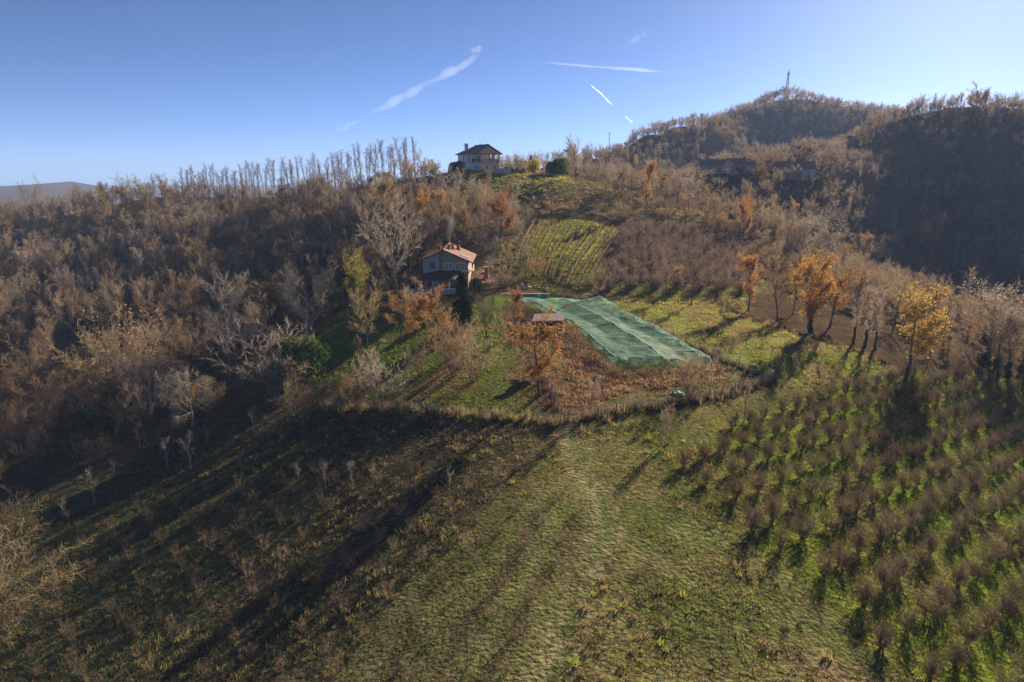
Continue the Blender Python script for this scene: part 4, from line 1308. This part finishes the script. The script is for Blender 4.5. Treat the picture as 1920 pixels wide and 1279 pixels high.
cottage(1385, 338, 12, 9, 7.5, math.radians(20), 'tile_brown', 'plaster_brown', 'low brown-roofed house behind trees above the valley wood', -.8)
cottage(1335, 345, 11, 8, 7.5, math.radians(-15), 'tile_brown', 'plaster_brown', 'second low roofed house beside the one above the valley wood', -.8)
for i, (px, Y, W) in enumerate([(52, 1150, 22), (38, 1190, 16), (112, 1230, 10)]):
    cottage(px, Y, W, 12, 9 + (i == 0) * 3, math.radians(-30 + 20 * i), 'tile', 'plaster_cream', ['large sunlit farm building on the distant blue hill', 'long roof beside the sunlit building on the distant hill', 'small pale house on the distant ridge among trees'][i])

# ------------------------------------------------------------------ lattice mast on the far hilltop
p = at_y(1475, 175, 852)
zb = Z(p[0], p[1])
mast = thing('lattice_mast', (p[0], p[1], zb), 'tall lattice radio mast on the far wooded hilltop', 'mast')
MH = at_y(1475, 130, 852)[2] - zb
legs = []
for sx, sy in ((-1, -1), (1, -1), (1, 1), (-1, 1)):
    MB().tube([(sx * 1.9, sy * 1.9, -.5), (sx * .35, sy * .35, MH * .8)], [.3, .22], 4).build('leg', 'metal', mast)
def mw(k):
    return 1.9 + (.35 - 1.9) * k
br = MB()
nb = 9
for k in range(nb):
    h0, h1 = k / nb, (k + 1) / nb
    a_, b2 = mw(h0), mw(h1)
    cs = ((-1, -1), (1, -1), (1, 1), (-1, 1))
    for j in range(4):
        c0, c1 = cs[j], cs[(j + 1) % 4]
        br.tube([(c0[0] * a_, c0[1] * a_, h0 * MH * .8), (c1[0] * b2, c1[1] * b2, h1 * MH * .8)], .11, 3)
        br.tube([(c0[0] * b2, c0[1] * b2, h1 * MH * .8), (c1[0] * b2, c1[1] * b2, h1 * MH * .8)], .11, 3)
br.build('bracing', 'metal', mast)
MB().tube([(0, 0, MH * .78), (0, 0, MH)], [.45, .22], 6).build('antenna_pole', 'metal', mast)
for h, l in ((.9, 1.6), (.84, 1.9), (.78, 1.6)):
    MB().tube([(-l, 0, MH * h), (l, 0, MH * h)], .14, 4).build('crossarm', 'metal', mast)
for h, x_ in ((.8, 1.0), (.87, 1.1), (.83, -1.0)):
    MB().tube([(x_, -.5, MH * h), (x_, -.2, MH * h)], [.75, .1], 8).build('dish', 'metal', mast)
# smaller pylon on the ridge
p = at_y(1142, 275, 520)
zb = Z(p[0], p[1])
py_ = thing('power_pylon', (p[0], p[1], zb), 'slim power pole rising above the ridge trees', 'pylon')
MB().tube([(0, 0, -.5), (0, 0, 17)], [.35, .18], 6).build('pole', 'metal', py_)
for h in (16.2, 15.0):
    MB().tube([(-1.4, 0, h), (1.4, 0, h)], .1, 4).build('crossarm', 'metal', py_)

# ------------------------------------------------------------------ netting over the berry rows
EL = [np.array(G(*q)) for q in [(974, 573), (1030, 600), (1068, 622), (1108, 655), (1152, 697)]]
ER = [np.array(G(*q)) for q in [(1124, 572), (1168, 599), (1225, 630), (1290, 668), (1338, 697)]]
def edge(E, t):
    f = t * (len(E) - 1); i = min(int(f), len(E) - 2)
    return E[i] * (1 - (f - i)) + E[i + 1] * (f - i)
NS, NT = 40, 110
rn = random.Random(4)
RT = [0, .17, .36, .52, .70, .86, 1.0]
NV, NF = [], []
hgt = {}
for j in range(NT + 1):
    t = j / NT
    l, r = edge(EL, t), edge(ER, t)
    for i in range(NS + 1):
        s = i / NS
        wob = .012 * math.sin(t * 31) if s in (0, 1) else 0
        q = l + (r - l) * (s + wob)
        ds = min(abs(s - c) for c in (0.02, .5, .98))
        dt = min(abs(t - c) for c in RT)
        top = 1.95 - 1.9 * min(ds, .25) * (1 - .3 * math.sin(t * 9)) - 2.2 * min(dt, .07) + .12 * math.sin(s * 7 + t * 13)
        ed_ = min(s, 1 - s, t, 1 - t)
        top -= .75 * max(0, 1 - ed_ / .02) * (.6 + .4 * math.sin(t * 40 + s * 30))
        top += .10 * (float(fbm(np.array([q[0] * .8]), np.array([q[1] * .8]), 3)[0]) - .45) * 3
        NV.append((q[0], q[1], Z(q[0], q[1]) + max(.25, top)))
for j in range(NT):
    for i in range(NS):
        a = j * (NS + 1) + i
        NF.append((a, a + 1, a + NS + 2, a + NS + 1))
m, n, b = new_mat('netting')
tr_ = n.nodes.new('ShaderNodeBsdfTransparent')
tl = n.nodes.new('ShaderNodeBsdfTranslucent'); tl.inputs[0].default_value = (.27, .63, .50, 1)
b.inputs['Base Color'].default_value = (.22, .52, .41, 1); b.inputs['Roughness'].default_value = .6
ms = n.nodes.new('ShaderNodeMixShader'); ms.inputs[0].default_value = .5
n.links.new(b.outputs[0], ms.inputs[1]); n.links.new(tl.outputs[0], ms.inputs[2])
tc = n.nodes.new('ShaderNodeTexCoord'); nz = n.nodes.new('ShaderNodeTexNoise'); nz.inputs['Scale'].default_value = .7; nz.inputs['Detail'].default_value = 7
n.links.new(tc.outputs['Object'], nz.inputs['Vector'])
mr = n.nodes.new('ShaderNodeMapRange'); mr.inputs[1].default_value, mr.inputs[2].default_value, mr.inputs[3].default_value, mr.inputs[4].default_value = .35, .65, .30, .54
n.links.new(nz.outputs['Fac'], mr.inputs[0])
m2 = n.nodes.new('ShaderNodeMixShader')
n.links.new(mr.outputs[0], m2.inputs[0]); n.links.new(tr_.outputs[0], m2.inputs[1]); n.links.new(ms.outputs[0], m2.inputs[2])
n.links.new(m2.outputs[0], n.nodes['Material Output'].inputs[0])
M['net'] = m
M['rope'] = solid('net_seam', (.55, .75, .66), .6, .1)
net = thing('green_netting', (0, 0, 0), 'pale green protective netting stretched on posts over the fenced plot', 'netting')
nb_ = MB(); nb_.V, nb_.F = NV, NF
nb_.build('net_sheet', m, net, True)
def npt(s, t, lift=.03):
    i, j = round(s * NS), round(t * NT)
    q = NV[j * (NS + 1) + i]
    return (q[0], q[1], q[2] + lift)
for s in (.02, .5, .98):
    MB().tube([npt(s, k / 55) for k in range(56)], .035, 4).build('seam', 'rope', net)
for t in RT:
    MB().tube([npt(k / 20, t) for k in range(21)], .025, 4).build('seam', 'rope', net)
for s in (.02, .5, .98):
    for t in RT:
        q = npt(s, t, .12)
        MB().tube([(q[0], q[1], Z(q[0], q[1]) - .2), q], .06, 5).build('post', 'wood_grey', net)

# ------------------------------------------------------------------ shed beside the netting
g = G(1028, 622)
sh = thing('garden_shed', g, 'small open shed with a faded pink sheet roof beside the netting', 'shed', rz=math.radians(-8))
MB().slab([(-2.5, -1.7, 2.0), (2.6, -1.7, 2.25), (2.6, 1.7, 2.75), (-2.5, 1.7, 2.5)], (0, 0, .09)).build('roof', 'roof_felt', sh)
for x_, y_ in ((-2.2, -1.5), (2.3, -1.5), (2.3, 1.5), (-2.2, 1.5)):
    MB().tube([(x_, y_, -.3), (x_, y_, 2.2 + y_ * .15)], .09, 6).build('post', 'wood', sh)
for k in range(9):
    MB().box(-2.15 + k * .49, -1.70 + k * .49, 1.35, 1.4, -.1, 2.1).build('plank', 'wood', sh)
for k in range(6):
    MB().box(-2.22, -2.18, -1.3 + k * .45, -.9 + k * .45, -.1, 2.0).build('plank', 'wood', sh)
MB().box(-1.4, .6, -.2, .9, -.1, 1.2).box(-1.2, .4, -.1, .8, 1.2, 1.5).build('stored_crate', 'wood', sh)

# ------------------------------------------------------------------ low wall and terrace things by the farmhouse
a_, b2 = G(940, 553), G(1026, 553)
lw = thing('low_wall', ((a_[0] + b2[0]) / 2, a_[1] + 1, min(a_[2], b2[2]) - .2), 'low blue-grey rendered wall above the netted plot', 'wall')
L2 = (b2[0] - a_[0]) / 2
MB().box(-L2, L2, -.15, .2, -.3, 1.15).build('wall_face', 'plaster_blue', lw)
MB().box(-L2 - .08, L2 + .08, -.22, .27, 1.154, 1.25).build('coping', 'stone', lw)
g = G(912, 522)
gp = thing('gate_pillar', g, 'square brick gate pillar beside the track to the farmhouse', 'pillar')
MB().box(-.4, .4, -.4, .4, -.3, 2.4).build('shaft', 'brick', gp)
MB().box(-.5, .5, -.5, .5, 2.404, 2.55).build('cap', 'stone', gp)
for i, (px, py, lb) in enumerate([(979, 539, 'white garden chair on the terrace above the low wall'), (993, 541, 'white garden chair tipped beside the terrace bushes')]):
    g = G(px, py)
    ch = thing('garden_chair', g, lb, 'chair', rz=i * 1.7)
    MB().box(-.3, .3, -.3, .3, .42, .48).build('seat', 'white', ch)
    MB().box(-.3, .3, .26, .32, .48, 1.0).build('backrest', 'white', ch)
    for sx in (-1, 1):
        for sy in (-1, 1):
            MB().box(sx * .26 - .03, sx * .26 + .03, sy * .26 - .03, sy * .26 + .03, -.05, .42).build('leg', 'white', ch)
g = G(1010, 570)
wp = thing('white_stake', g, 'white stake with a crosspiece at the netting edge', 'stake')
MB().tube([(0, 0, -.2), (.1, 0, 1.9)], .08, 6).build('stake_pole', 'white', wp)
MB().tube([(-.3, 0, 1.7), (.45, 0, 1.85)], .06, 5).build('crosspiece', 'white', wp)
# tarpaulin and sheet by the fence
def crumpled(name, px, py, W, D, H, mat, label, cat, seed):
    g = G(px, py)
    o = thing(name, g, label, cat)
    R = random.Random(seed)
    B = MB()
    n_ = 14
    for j in range(n_ + 1):
        for i in range(n_ + 1):
            u, v = i / n_ * 2 - 1, j / n_ * 2 - 1
            r2 = u * u + v * v
            k = math.sqrt(max(0, 1 - .5 * r2))
            x_, y_ = u * W * k * (1 + .1 * R.uniform(-1, 1)), v * D * k * (1 + .1 * R.uniform(-1, 1))
            z_ = Z(g[0] + x_, g[1] + y_) - g[2] + .03 + H * max(0, 1 - r2 * .55) * R.uniform(.35, 1)
            B.V.append((x_, y_, z_))
    for j in range(n_):
        for i in range(n_):
            a = j * (n_ + 1) + i
            B.F.append((a, a + 1, a + n_ + 2, a + n_ + 1))
    B.build('folded_sheet', mat, o)
    E = MB()
    E.tube([B.V[i] for i in range(n_ + 1)], .04, 4)
    E.build('hem', mat, o)
crumpled('green_tarpaulin', 1271, 740, 1.15, .95, .4, 'tarp_green', 'crumpled light green net heap lying by the lower fence', 'tarpaulin', 3)
crumpled('white_sheet', 1328, 744, .75, .4, .22, 'tarp_white', 'crumpled white plastic sheet lying by the lower fence', 'sheet', 5)
crumpled('white_sheet', 1052, 664 - 38, .5, .3, .2, 'tarp_white', 'small white bag lying beside the garden shed', 'bag', 6)
# log heap beside the orange tree
g = G(975, 722)
lh = thing('log_heap', g, 'dark heap of cut logs beside the small bare tree', 'logs')
R = random.Random(2)
for k in range(12):
    a = R.uniform(-.5, .5); x_, y_, z_ = R.uniform(-.9, .9), R.uniform(-.5, .5), .12 + .22 * (k // 5)
    MB().tube([(x_ - .7 * math.cos(a), y_ - .7 * math.sin(a), z_), (x_ + .7 * math.cos(a), y_ + .7 * math.sin(a), z_ + .05)], .13, 7).build('log', 'wood', lh)

# ------------------------------------------------------------------ fences
def fence(pix, step, h, label, name='wire_fence', mesh_=True, seed=1):
    P = [np.array(G(*q)) for q in pix]
    pts = []
    for a, b_ in zip(P[:-1], P[1:]):
        L = np.linalg.norm((b_ - a)[:2]); k = max(1, int(L / step))
        pts += [a + (b_ - a) * i / k for i in range(k)]
    pts.append(P[-1])
    R = random.Random(seed)
    o = thing(name, (pts[0][0], pts[0][1], Z(pts[0][0], pts[0][1])), label, 'fence')
    O = np.array(o.location)
    tops = []
    for q in pts:
        z = Z(q[0], q[1])
        b0 = np.array([q[0], q[1], z]) - O
        lx, ly, hh = R.uniform(-.08, .08), R.uniform(-.08, .08), h * R.uniform(.92, 1.12)
        MB().tube([b0 + (0, 0, -.3), b0 + (lx, ly, hh)], .075, 5).build('post', 'wood_grey', o)
        tops.append((b0, hh))
    for f in ((.2, .4, .6, .8, .97) if mesh_ else (.5, .95)):
        MB().tube([tuple(b0 + (0, 0, hh * f)) for b0, hh in tops], .014, 3).build('wire', 'metal', o)
    return [tuple(q[:2]) for q in pts]
FB = fence([(1022, 548), (1060, 556), (1100, 572), (1170, 597), (1240, 625), (1310, 658), (1385, 690), (1452, 713)], 2.6, 1.5, 'post and wire fence along the far side of the netted plot', seed=1)
FC = fence([(1450, 716), (1400, 728), (1330, 747), (1250, 762), (1190, 770), (1120, 782), (1064, 793)], 2.4, 1.3, 'weedy post and wire fence below the russet grass', seed=2)
FD = fence([(1058, 793), (1042, 755), (1020, 712), (998, 668), (975, 622), (948, 578)], 1.9, 1.4, 'dark mesh fence between the lawn and the netted plot', seed=3)
FE = fence([(1052, 796), (1000, 788), (900, 782), (800, 772), (700, 768), (600, 762)], 3.0, 1.1, 'low overgrown fence along the bottom of the lawn', seed=4)

# ------------------------------------------------------------------ vine rows
def vine_row(p0, p1, seed, label):
    a, b_ = np.array(G(*p0)), np.array(G(*p1))
    o = thing('vine_row', a, label, 'vine row', 'trellised vine rows above the farmhouse')
    R = random.Random(seed)
    L = np.linalg.norm((b_ - a)[:2])
    n_ = int(L / 4.5)
    pts = [a + (b_ - a) * i / n_ for i in range(n_ + 1)]
    base = [np.array([q[0] - a[0], q[1] - a[1], Z(q[0], q[1]) - a[2]]) for q in pts]
    for q in base:
        MB().tube([q + (0, 0, -.3), q + (R.uniform(-.06, .06), 0, 1.75)], .06, 5).build('post', 'wood_grey', o)
    for h in (.7, 1.2, 1.65):
        MB().tube([tuple(q + (0, 0, h)) for q in base], .012, 3).build('wire', 'metal', o)
    T, C, Lf = MB(), MB(), MB()
    d = Vector(((b_ - a)[0], (b_ - a)[1], 0)).normalized()
    for k in range(int(L / .9)):
        f = (k + .5) / int(L / .9)
        q = a + (b_ - a) * f
        p = Vector((q[0] - a[0], q[1] - a[1], Z(q[0], q[1]) - a[2]))
        T.tube([p - Vector((0, 0, .15)), p + Vector((R.uniform(-.1, .1), R.uniform(-.1, .1), .8))], [.06, .04], 4)
        for j in range(11):
            s_ = p + d * R.uniform(-.5, .5) + Vector((0, 0, R.uniform(.6, 1.0)))
            e = s_ + d * R.uniform(-.5, .5) + Vector((R.gauss(0, .12), R.gauss(0, .12), R.uniform(.5, 1.1)))
            C.blade(s_, e, .05, Vector((R.uniform(-1, 1), R.uniform(-1, 1), .2)).normalized())
        for j in range(R.choice((0, 2, 6, 10))):
            leaf(Lf, R, p + d * R.uniform(-.5, .5) + Vector((R.gauss(0, .15), R.gauss(0, .15), R.uniform(.7, 1.7))), R.uniform(.12, .24))
    T.build('vine_trunk', 'bark', o); C.build('cane', 'twig', o); Lf.build('leaves', 'leaf_rust', o)
for k, (p0, p1) in enumerate([((968, 505), (1003, 418)), ((988, 505), (1014, 418)), ((1001, 505), (1032, 420)), ((1012, 515), (1052, 421)), ((1022, 524), (1071, 422)), ((1035, 532), (1091, 424)), ((1046, 538), (1111, 426)), ((1062, 541), (1130, 428)), ((1082, 540), (1149, 431)), ((1101, 538), (1158, 440))]):
    vine_row(p0, p1, k, 'leafless vine row with rusty leaves on a post trellis above the farmhouse')

# ------------------------------------------------------------------ ground plants nobody could count
def tuft(seed, n, H, r, w, lean=.5):
    R = random.Random(seed)
    B = MB()
    for _ in range(n):
        a, q = R.uniform(0, 6.28), r * math.sqrt(R.random())
        p = Vector((math.cos(a) * q, math.sin(a) * q, -.04))
        d = Vector((R.gauss(0, lean), R.gauss(0, lean), 1)).normalized()
        e = p + d * H * R.uniform(.5, 1.2)
        a2 = R.uniform(0, 6.28)
        B.blade(p, e, w * R.uniform(.7, 1.3), Vector((math.cos(a2), math.sin(a2), 0)))
    return B

def scatter_poly(name, poly, spacing, mats, H, r, w, n, lean, label, seed, ymax=150, smin=.6, smax=1.4, dens=None, avoid=None):
    x, y, z, rng = jitter_grid(poly, spacing, seed, margin=.06)
    wx_ = x + 3 * (fbm(x / 9, y / 9) - .47); wy_ = y + 3 * (fbm(x / 9 + 50, y / 9) - .47)
    k = (y < ymax) & inpoly(wx_, wy_, poly)
    k &= rng.random(x.size) < np.minimum(1, (75 / np.maximum(y, 40)) ** 1.2)
    if dens is not None:
        k &= rng.random(x.size) < dens(x, y)
    if avoid is not None:
        k &= avoid(x, y)
    x, y, z = x[k], y[k], z[k]
    sc = rng.uniform(smin, smax, x.size) * (1 + .9 * (fbm(x / 4, y / 4) - .47) * 2) * np.maximum(1, y / 75) ** .5
    rot = np.zeros((x.size, 3)); rot[:, 2] = rng.uniform(0, 6.28, x.size)
    protos = []
    for m_ in range(len(mats)):
        for v in range(2):
            B = tuft(seed * 10 + m_ * 2 + v, n, H, r, w, lean)
            protos.append([(B.V, B.F, m_)])
    pid = rng.integers(0, len(protos), x.size)
    node_scatter(name, protos, mats, np.stack([x, y, z], 1), np.clip(sc, .25, 2.6), rot, pid, label, 'grass')
    return x.size

offpath = lambda x, y: (polydist(x, y, PATH, False) > 1.1)
offmown = lambda x, y: ~inpoly(x, y, MOWN) & (polydist(x, y, PATH, False) > 1.1)
cnt = []
cnt.append(scatter_poly('meadow_grass', MEADOW, .46, ['grass_olive', 'grass_olive', 'grass_olive', 'grass_green', 'weed'], .2, .26, .055, 26, .8, 'tussocky olive-brown grass on the sunlit meadow', 31, avoid=offmown, dens=lambda x, y: .25 + .75 * sstep(.38, .55, fbm(x / 3.5, y / 3.5))))
cnt.append(scatter_poly('meadow_weeds', MEADOW, 1.1, ['weed', 'grass_dry', 'grass_olive', 'grass_lime'], .55, .22, .06, 18, .5, 'taller weed clumps dotted over the sunlit meadow', 46, avoid=offmown, dens=lambda x, y: sstep(.5, .62, fbm(x / 6 + 20, y / 6)) * .8 + .04))
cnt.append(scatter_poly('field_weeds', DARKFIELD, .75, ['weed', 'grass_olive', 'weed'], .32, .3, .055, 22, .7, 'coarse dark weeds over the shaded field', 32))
cnt.append(scatter_poly('mown_grass', MOWN, .6, ['grass_olive', 'grass_green'], .13, .25, .035, 22, .7, 'short mown grass beside the meadow path', 33))
cnt.append(scatter_poly('orchard_grass', HAZEL, .68, ['grass_green', 'grass_lime', 'grass_lime', 'leaf_litter'], .22, .32, .05, 20, .6, 'bright green grass between the hazel rows', 34))
cnt.append(scatter_poly('dry_fern', RUSSET, .42, ['grass_dry', 'grass_dry', 'leaf_litter'], .42, .4, .09, 22, .9, 'flattened russet dry grass below the netting', 35))
cnt.append(scatter_poly('lawn_grass', LAWN, .7, ['grass_green', 'grass_green', 'grass_olive'], .2, .32, .06, 18, .6, 'green lawn grass of the farmhouse garden', 36))
cnt.append(scatter_poly('pasture_grass', PASTURE, .8, ['grass_olive', 'grass_lime', 'grass_dry', 'grass_lime'], .3, .4, .07, 18, .6, 'yellow-green pasture grass beyond the fence', 37, ymax=170))
cnt.append(scatter_poly('fallen_leaves', LITTER, .5, ['leaf_litter', 'leaf_litter'], .1, .35, .14, 16, 1.5, 'reddish fallen leaves under the broad orange tree', 38))
cnt.append(scatter_poly('fallen_leaves', LITTER2, .5, ['leaf_litter', 'leaf_litter'], .1, .35, .14, 16, 1.5, 'carpet of red fallen leaves under the fan-shaped shrub', 39))
cnt.append(scatter_poly('vineyard_grass', VINES, .55, ['grass_lime', 'grass_lime', 'grass_olive'], .3, .4, .08, 18, .6, 'yellow-green grass between the vine rows', 42, ymax=230))
cnt.append(scatter_poly('orchard_grass', ORCHARD, 1.0, ['grass_green', 'grass_olive', 'leaf_litter'], .3, .4, .08, 18, .6, 'grass between the upper orchard trees', 43, ymax=230))
cnt.append(scatter_poly('lawn_grass', UPLAWN, .8, ['grass_lime', 'grass_olive'], .3, .4, .09, 18, .6, 'sunlit lawn grass below the villa', 44, ymax=260))
cnt.append(scatter_poly('scrub_grass', SCRUB, 1.1, ['grass_olive', 'weed', 'grass_dry'], .5, .4, .08, 18, .6, 'dry rough grass on the slope between vineyard and villa', 45, ymax=270))
cnt.append(scatter_poly('plot_grass', INNER, .7, ['weed', 'grass_olive', 'grass_dry'], .28, .35, .07, 18, .7, 'rough brownish grass inside the fenced plot', 41, avoid=lambda x, y: ~inpoly(x, y, NETZONE) & ~inpoly(x, y, RUSSET)))
cnt.append(scatter_poly('plot_grass', NETZONE, .8, ['weed', 'grass_olive'], .35, .35, .07, 16, .5, 'rough grass growing under the green netting', 40))

def strip(name, line, width, mats, H, label, seed, dens=3.0):
    rng = np.random.default_rng(seed)
    pts = []
    for a, b_ in zip(line[:-1], line[1:]):
        a, b_ = np.array(a), np.array(b_)
        L = np.linalg.norm(b_ - a)
        n_ = int(L * dens * width)
        t = rng.random(n_)
        d = (b_ - a) / L
        pts.append(a + (b_ - a) * t[:, None] + np.array([-d[1], d[0]]) * rng.normal(0, width * .4, n_)[:, None])
    P = np.vstack(pts)
    z = height(P[:, 0], P[:, 1])
    protos = []
    for m_ in range(len(mats)):
        for v in range(2):
            B = tuft(seed * 10 + m_ * 2 + v, 22, H, .3, .06, .4)
            protos.append([(B.V, B.F, m_)])
    rot = np.zeros((len(P), 3)); rot[:, 2] = rng.uniform(0, 6.28, len(P))
    node_scatter(name, protos, mats, np.column_stack([P, z]), rng.uniform(.5, 1.5, len(P)), rot, rng.integers(0, len(protos), len(P)), label, 'grass')
strip('fence_weeds', FB, .9, ['weed', 'weed', 'grass_olive'], 1.0, 'tall weeds along the fence beyond the netting', 51, 6)
strip('fence_weeds', FC, 1.3, ['weed', 'weed', 'grass_dry'], 1.1, 'dense dark weeds along the fence below the russet grass', 52, 4)
strip('fence_weeds', FD, .8, ['weed', 'leaf_litter'], .9, 'dead weeds along the dark mesh fence', 53)
strip('fence_weeds', FE, 1.4, ['grass_olive', 'grass_dry', 'grass_olive'], 1.0, 'yellowish rough grass along the bottom of the lawn', 54, 4)
strip('lane_weeds', LANE, 3.0, ['weed', 'leaf_litter', 'weed'], .7, 'brown weeds and leaves along the tree-lined lane', 55, 1.6)
strip('track_weeds', TRACK, 4.0, ['grass_dry', 'weed', 'grass_olive'], .5, 'dry weeds along the dirt track above the farmhouse', 56, 1.0)

# ------------------------------------------------------------------ chimney smoke, haze and vapour trails
def volume_mat(name, col, dens, g=0.0, noise=None):
    m = bpy.data.materials.new(name); m.use_nodes = True
    n = m.node_tree
    n.nodes.remove(n.nodes['Principled BSDF'])
    v = n.nodes.new('ShaderNodeVolumePrincipled')
    v.inputs['Color'].default_value = (*col, 1)
    v.inputs['Density'].default_value = dens
    v.inputs['Anisotropy'].default_value = g
    n.links.new(v.outputs[0], n.nodes['Material Output'].inputs['Volume'])
    return m
hzm = volume_mat('haze_air', (.42, .60, 1.0), .00018, .0)
hb = MB().box(-5500, 5500, -900, 6200, -76, 182)
hz_ = hb.build('haze', hzm)
tag(hz_, 'thin blue autumn haze filling the valley air', None, None, 'stuff')

def trail(pix, dist, widths, dens, label, seed, name='vapour_trail'):
    R = random.Random(seed)
    P = [Vector(at_y(px, py, dist)) for px, py in pix]
    n_ = 40
    pts, rad = [], []
    for k in range(n_ + 1):
        f = k / n_ * (len(P) - 1); i = min(int(f), len(P) - 2); u = f - i
        pts.append(P[i].lerp(P[i + 1], u) + Vector((0, 0, widths[i] * .22 * math.sin(k * .31 + seed * 1.7))))
        e = min(1, 5 * min(k, n_ - k) / n_ + .12)
        rad.append((widths[i] * (1 - u) + widths[i + 1] * u) * (1 + .2 * math.sin(k * .37 + seed) + .1 * math.sin(k * .83 + 2 * seed)) * e)
    o = MB().tube(pts, rad, 10).build(name, volume_mat(name, (1, 1, 1), dens, .5), None, True)
    tag(o, label, 'vapour trail')
D_ = 14000
trail([(1106, 158), (1125, 174), (1150, 199)], D_, [13, 12, 15], .018, 'short bright white vapour trail slanting down to the wooded ridge', 1)
trail([(1170, 216), (1187, 231)], D_, [12, 16], .010, 'tiny faint vapour trail at the end of the bright one', 2)
trail([(965, 110), (1040, 119), (1120, 125), (1190, 131), (1262, 136)], D_, [10, 18, 26, 30, 24], .0014, 'long thin vapour trail high over the villa', 3)
for k, (pp, ww, dd) in enumerate([([(880, 97), (893, 93), (907, 89)], [30, 60, 40], .0006), ([(905, 97), (880, 116), (850, 132), (830, 144), (800, 155)], [40, 60, 95, 75, 50], .00045),
                                  ([(800, 155), (775, 172), (755, 180), (740, 190), (720, 200), (690, 212)], [45, 85, 60, 90, 70, 30], .00045), ([(675, 226), (655, 234), (645, 240), (626, 251)], [20, 50, 60, 34], .0006)]):
    trail(pp, D_, ww, dd, ['bright upper tuft of the broken feathery cloud streak', 'soft upper part of the broken feathery cloud streak', 'soft middle part of the broken feathery cloud streak', 'small lowest tuft of the broken feathery cloud streak'][k], 10 + k, 'cloud_streak')
trail([(908, 90), (870, 120), (830, 143), (770, 174), (720, 200), (670, 226), (625, 251)], D_, [30, 60, 75, 70, 70, 50, 30], .00022, 'faint continuous veil of the broken feathery cloud streak', 31, 'cloud_streak')
trail([(1165, 90), (1195, 72), (1215, 58)], D_, [30, 60, 40], .0002, 'very faint wisp of cloud above the long thin trail', 20, 'cloud_streak')

sp = [Vector((FX + .75, FY + 3.4, hz0 + 8.5))]
R = random.Random(6)
for k in range(8):
    sp.append(sp[-1] + Vector((.12 + R.gauss(0, .15), .1, .75)))
so = MB().tube(sp, [.2, .3, .45, .6, .75, .9, 1.0, 1.0, .6], 8).build('chimney_smoke', volume_mat('smoke', (.85, .9, 1.0), .03, .3), None, True)
tag(so, 'thin bluish smoke rising from the farmhouse chimney', None, None, 'stuff')
print('COUNTS', nA, nB, len(HAZ), len(ORP), len(YP), cnt)
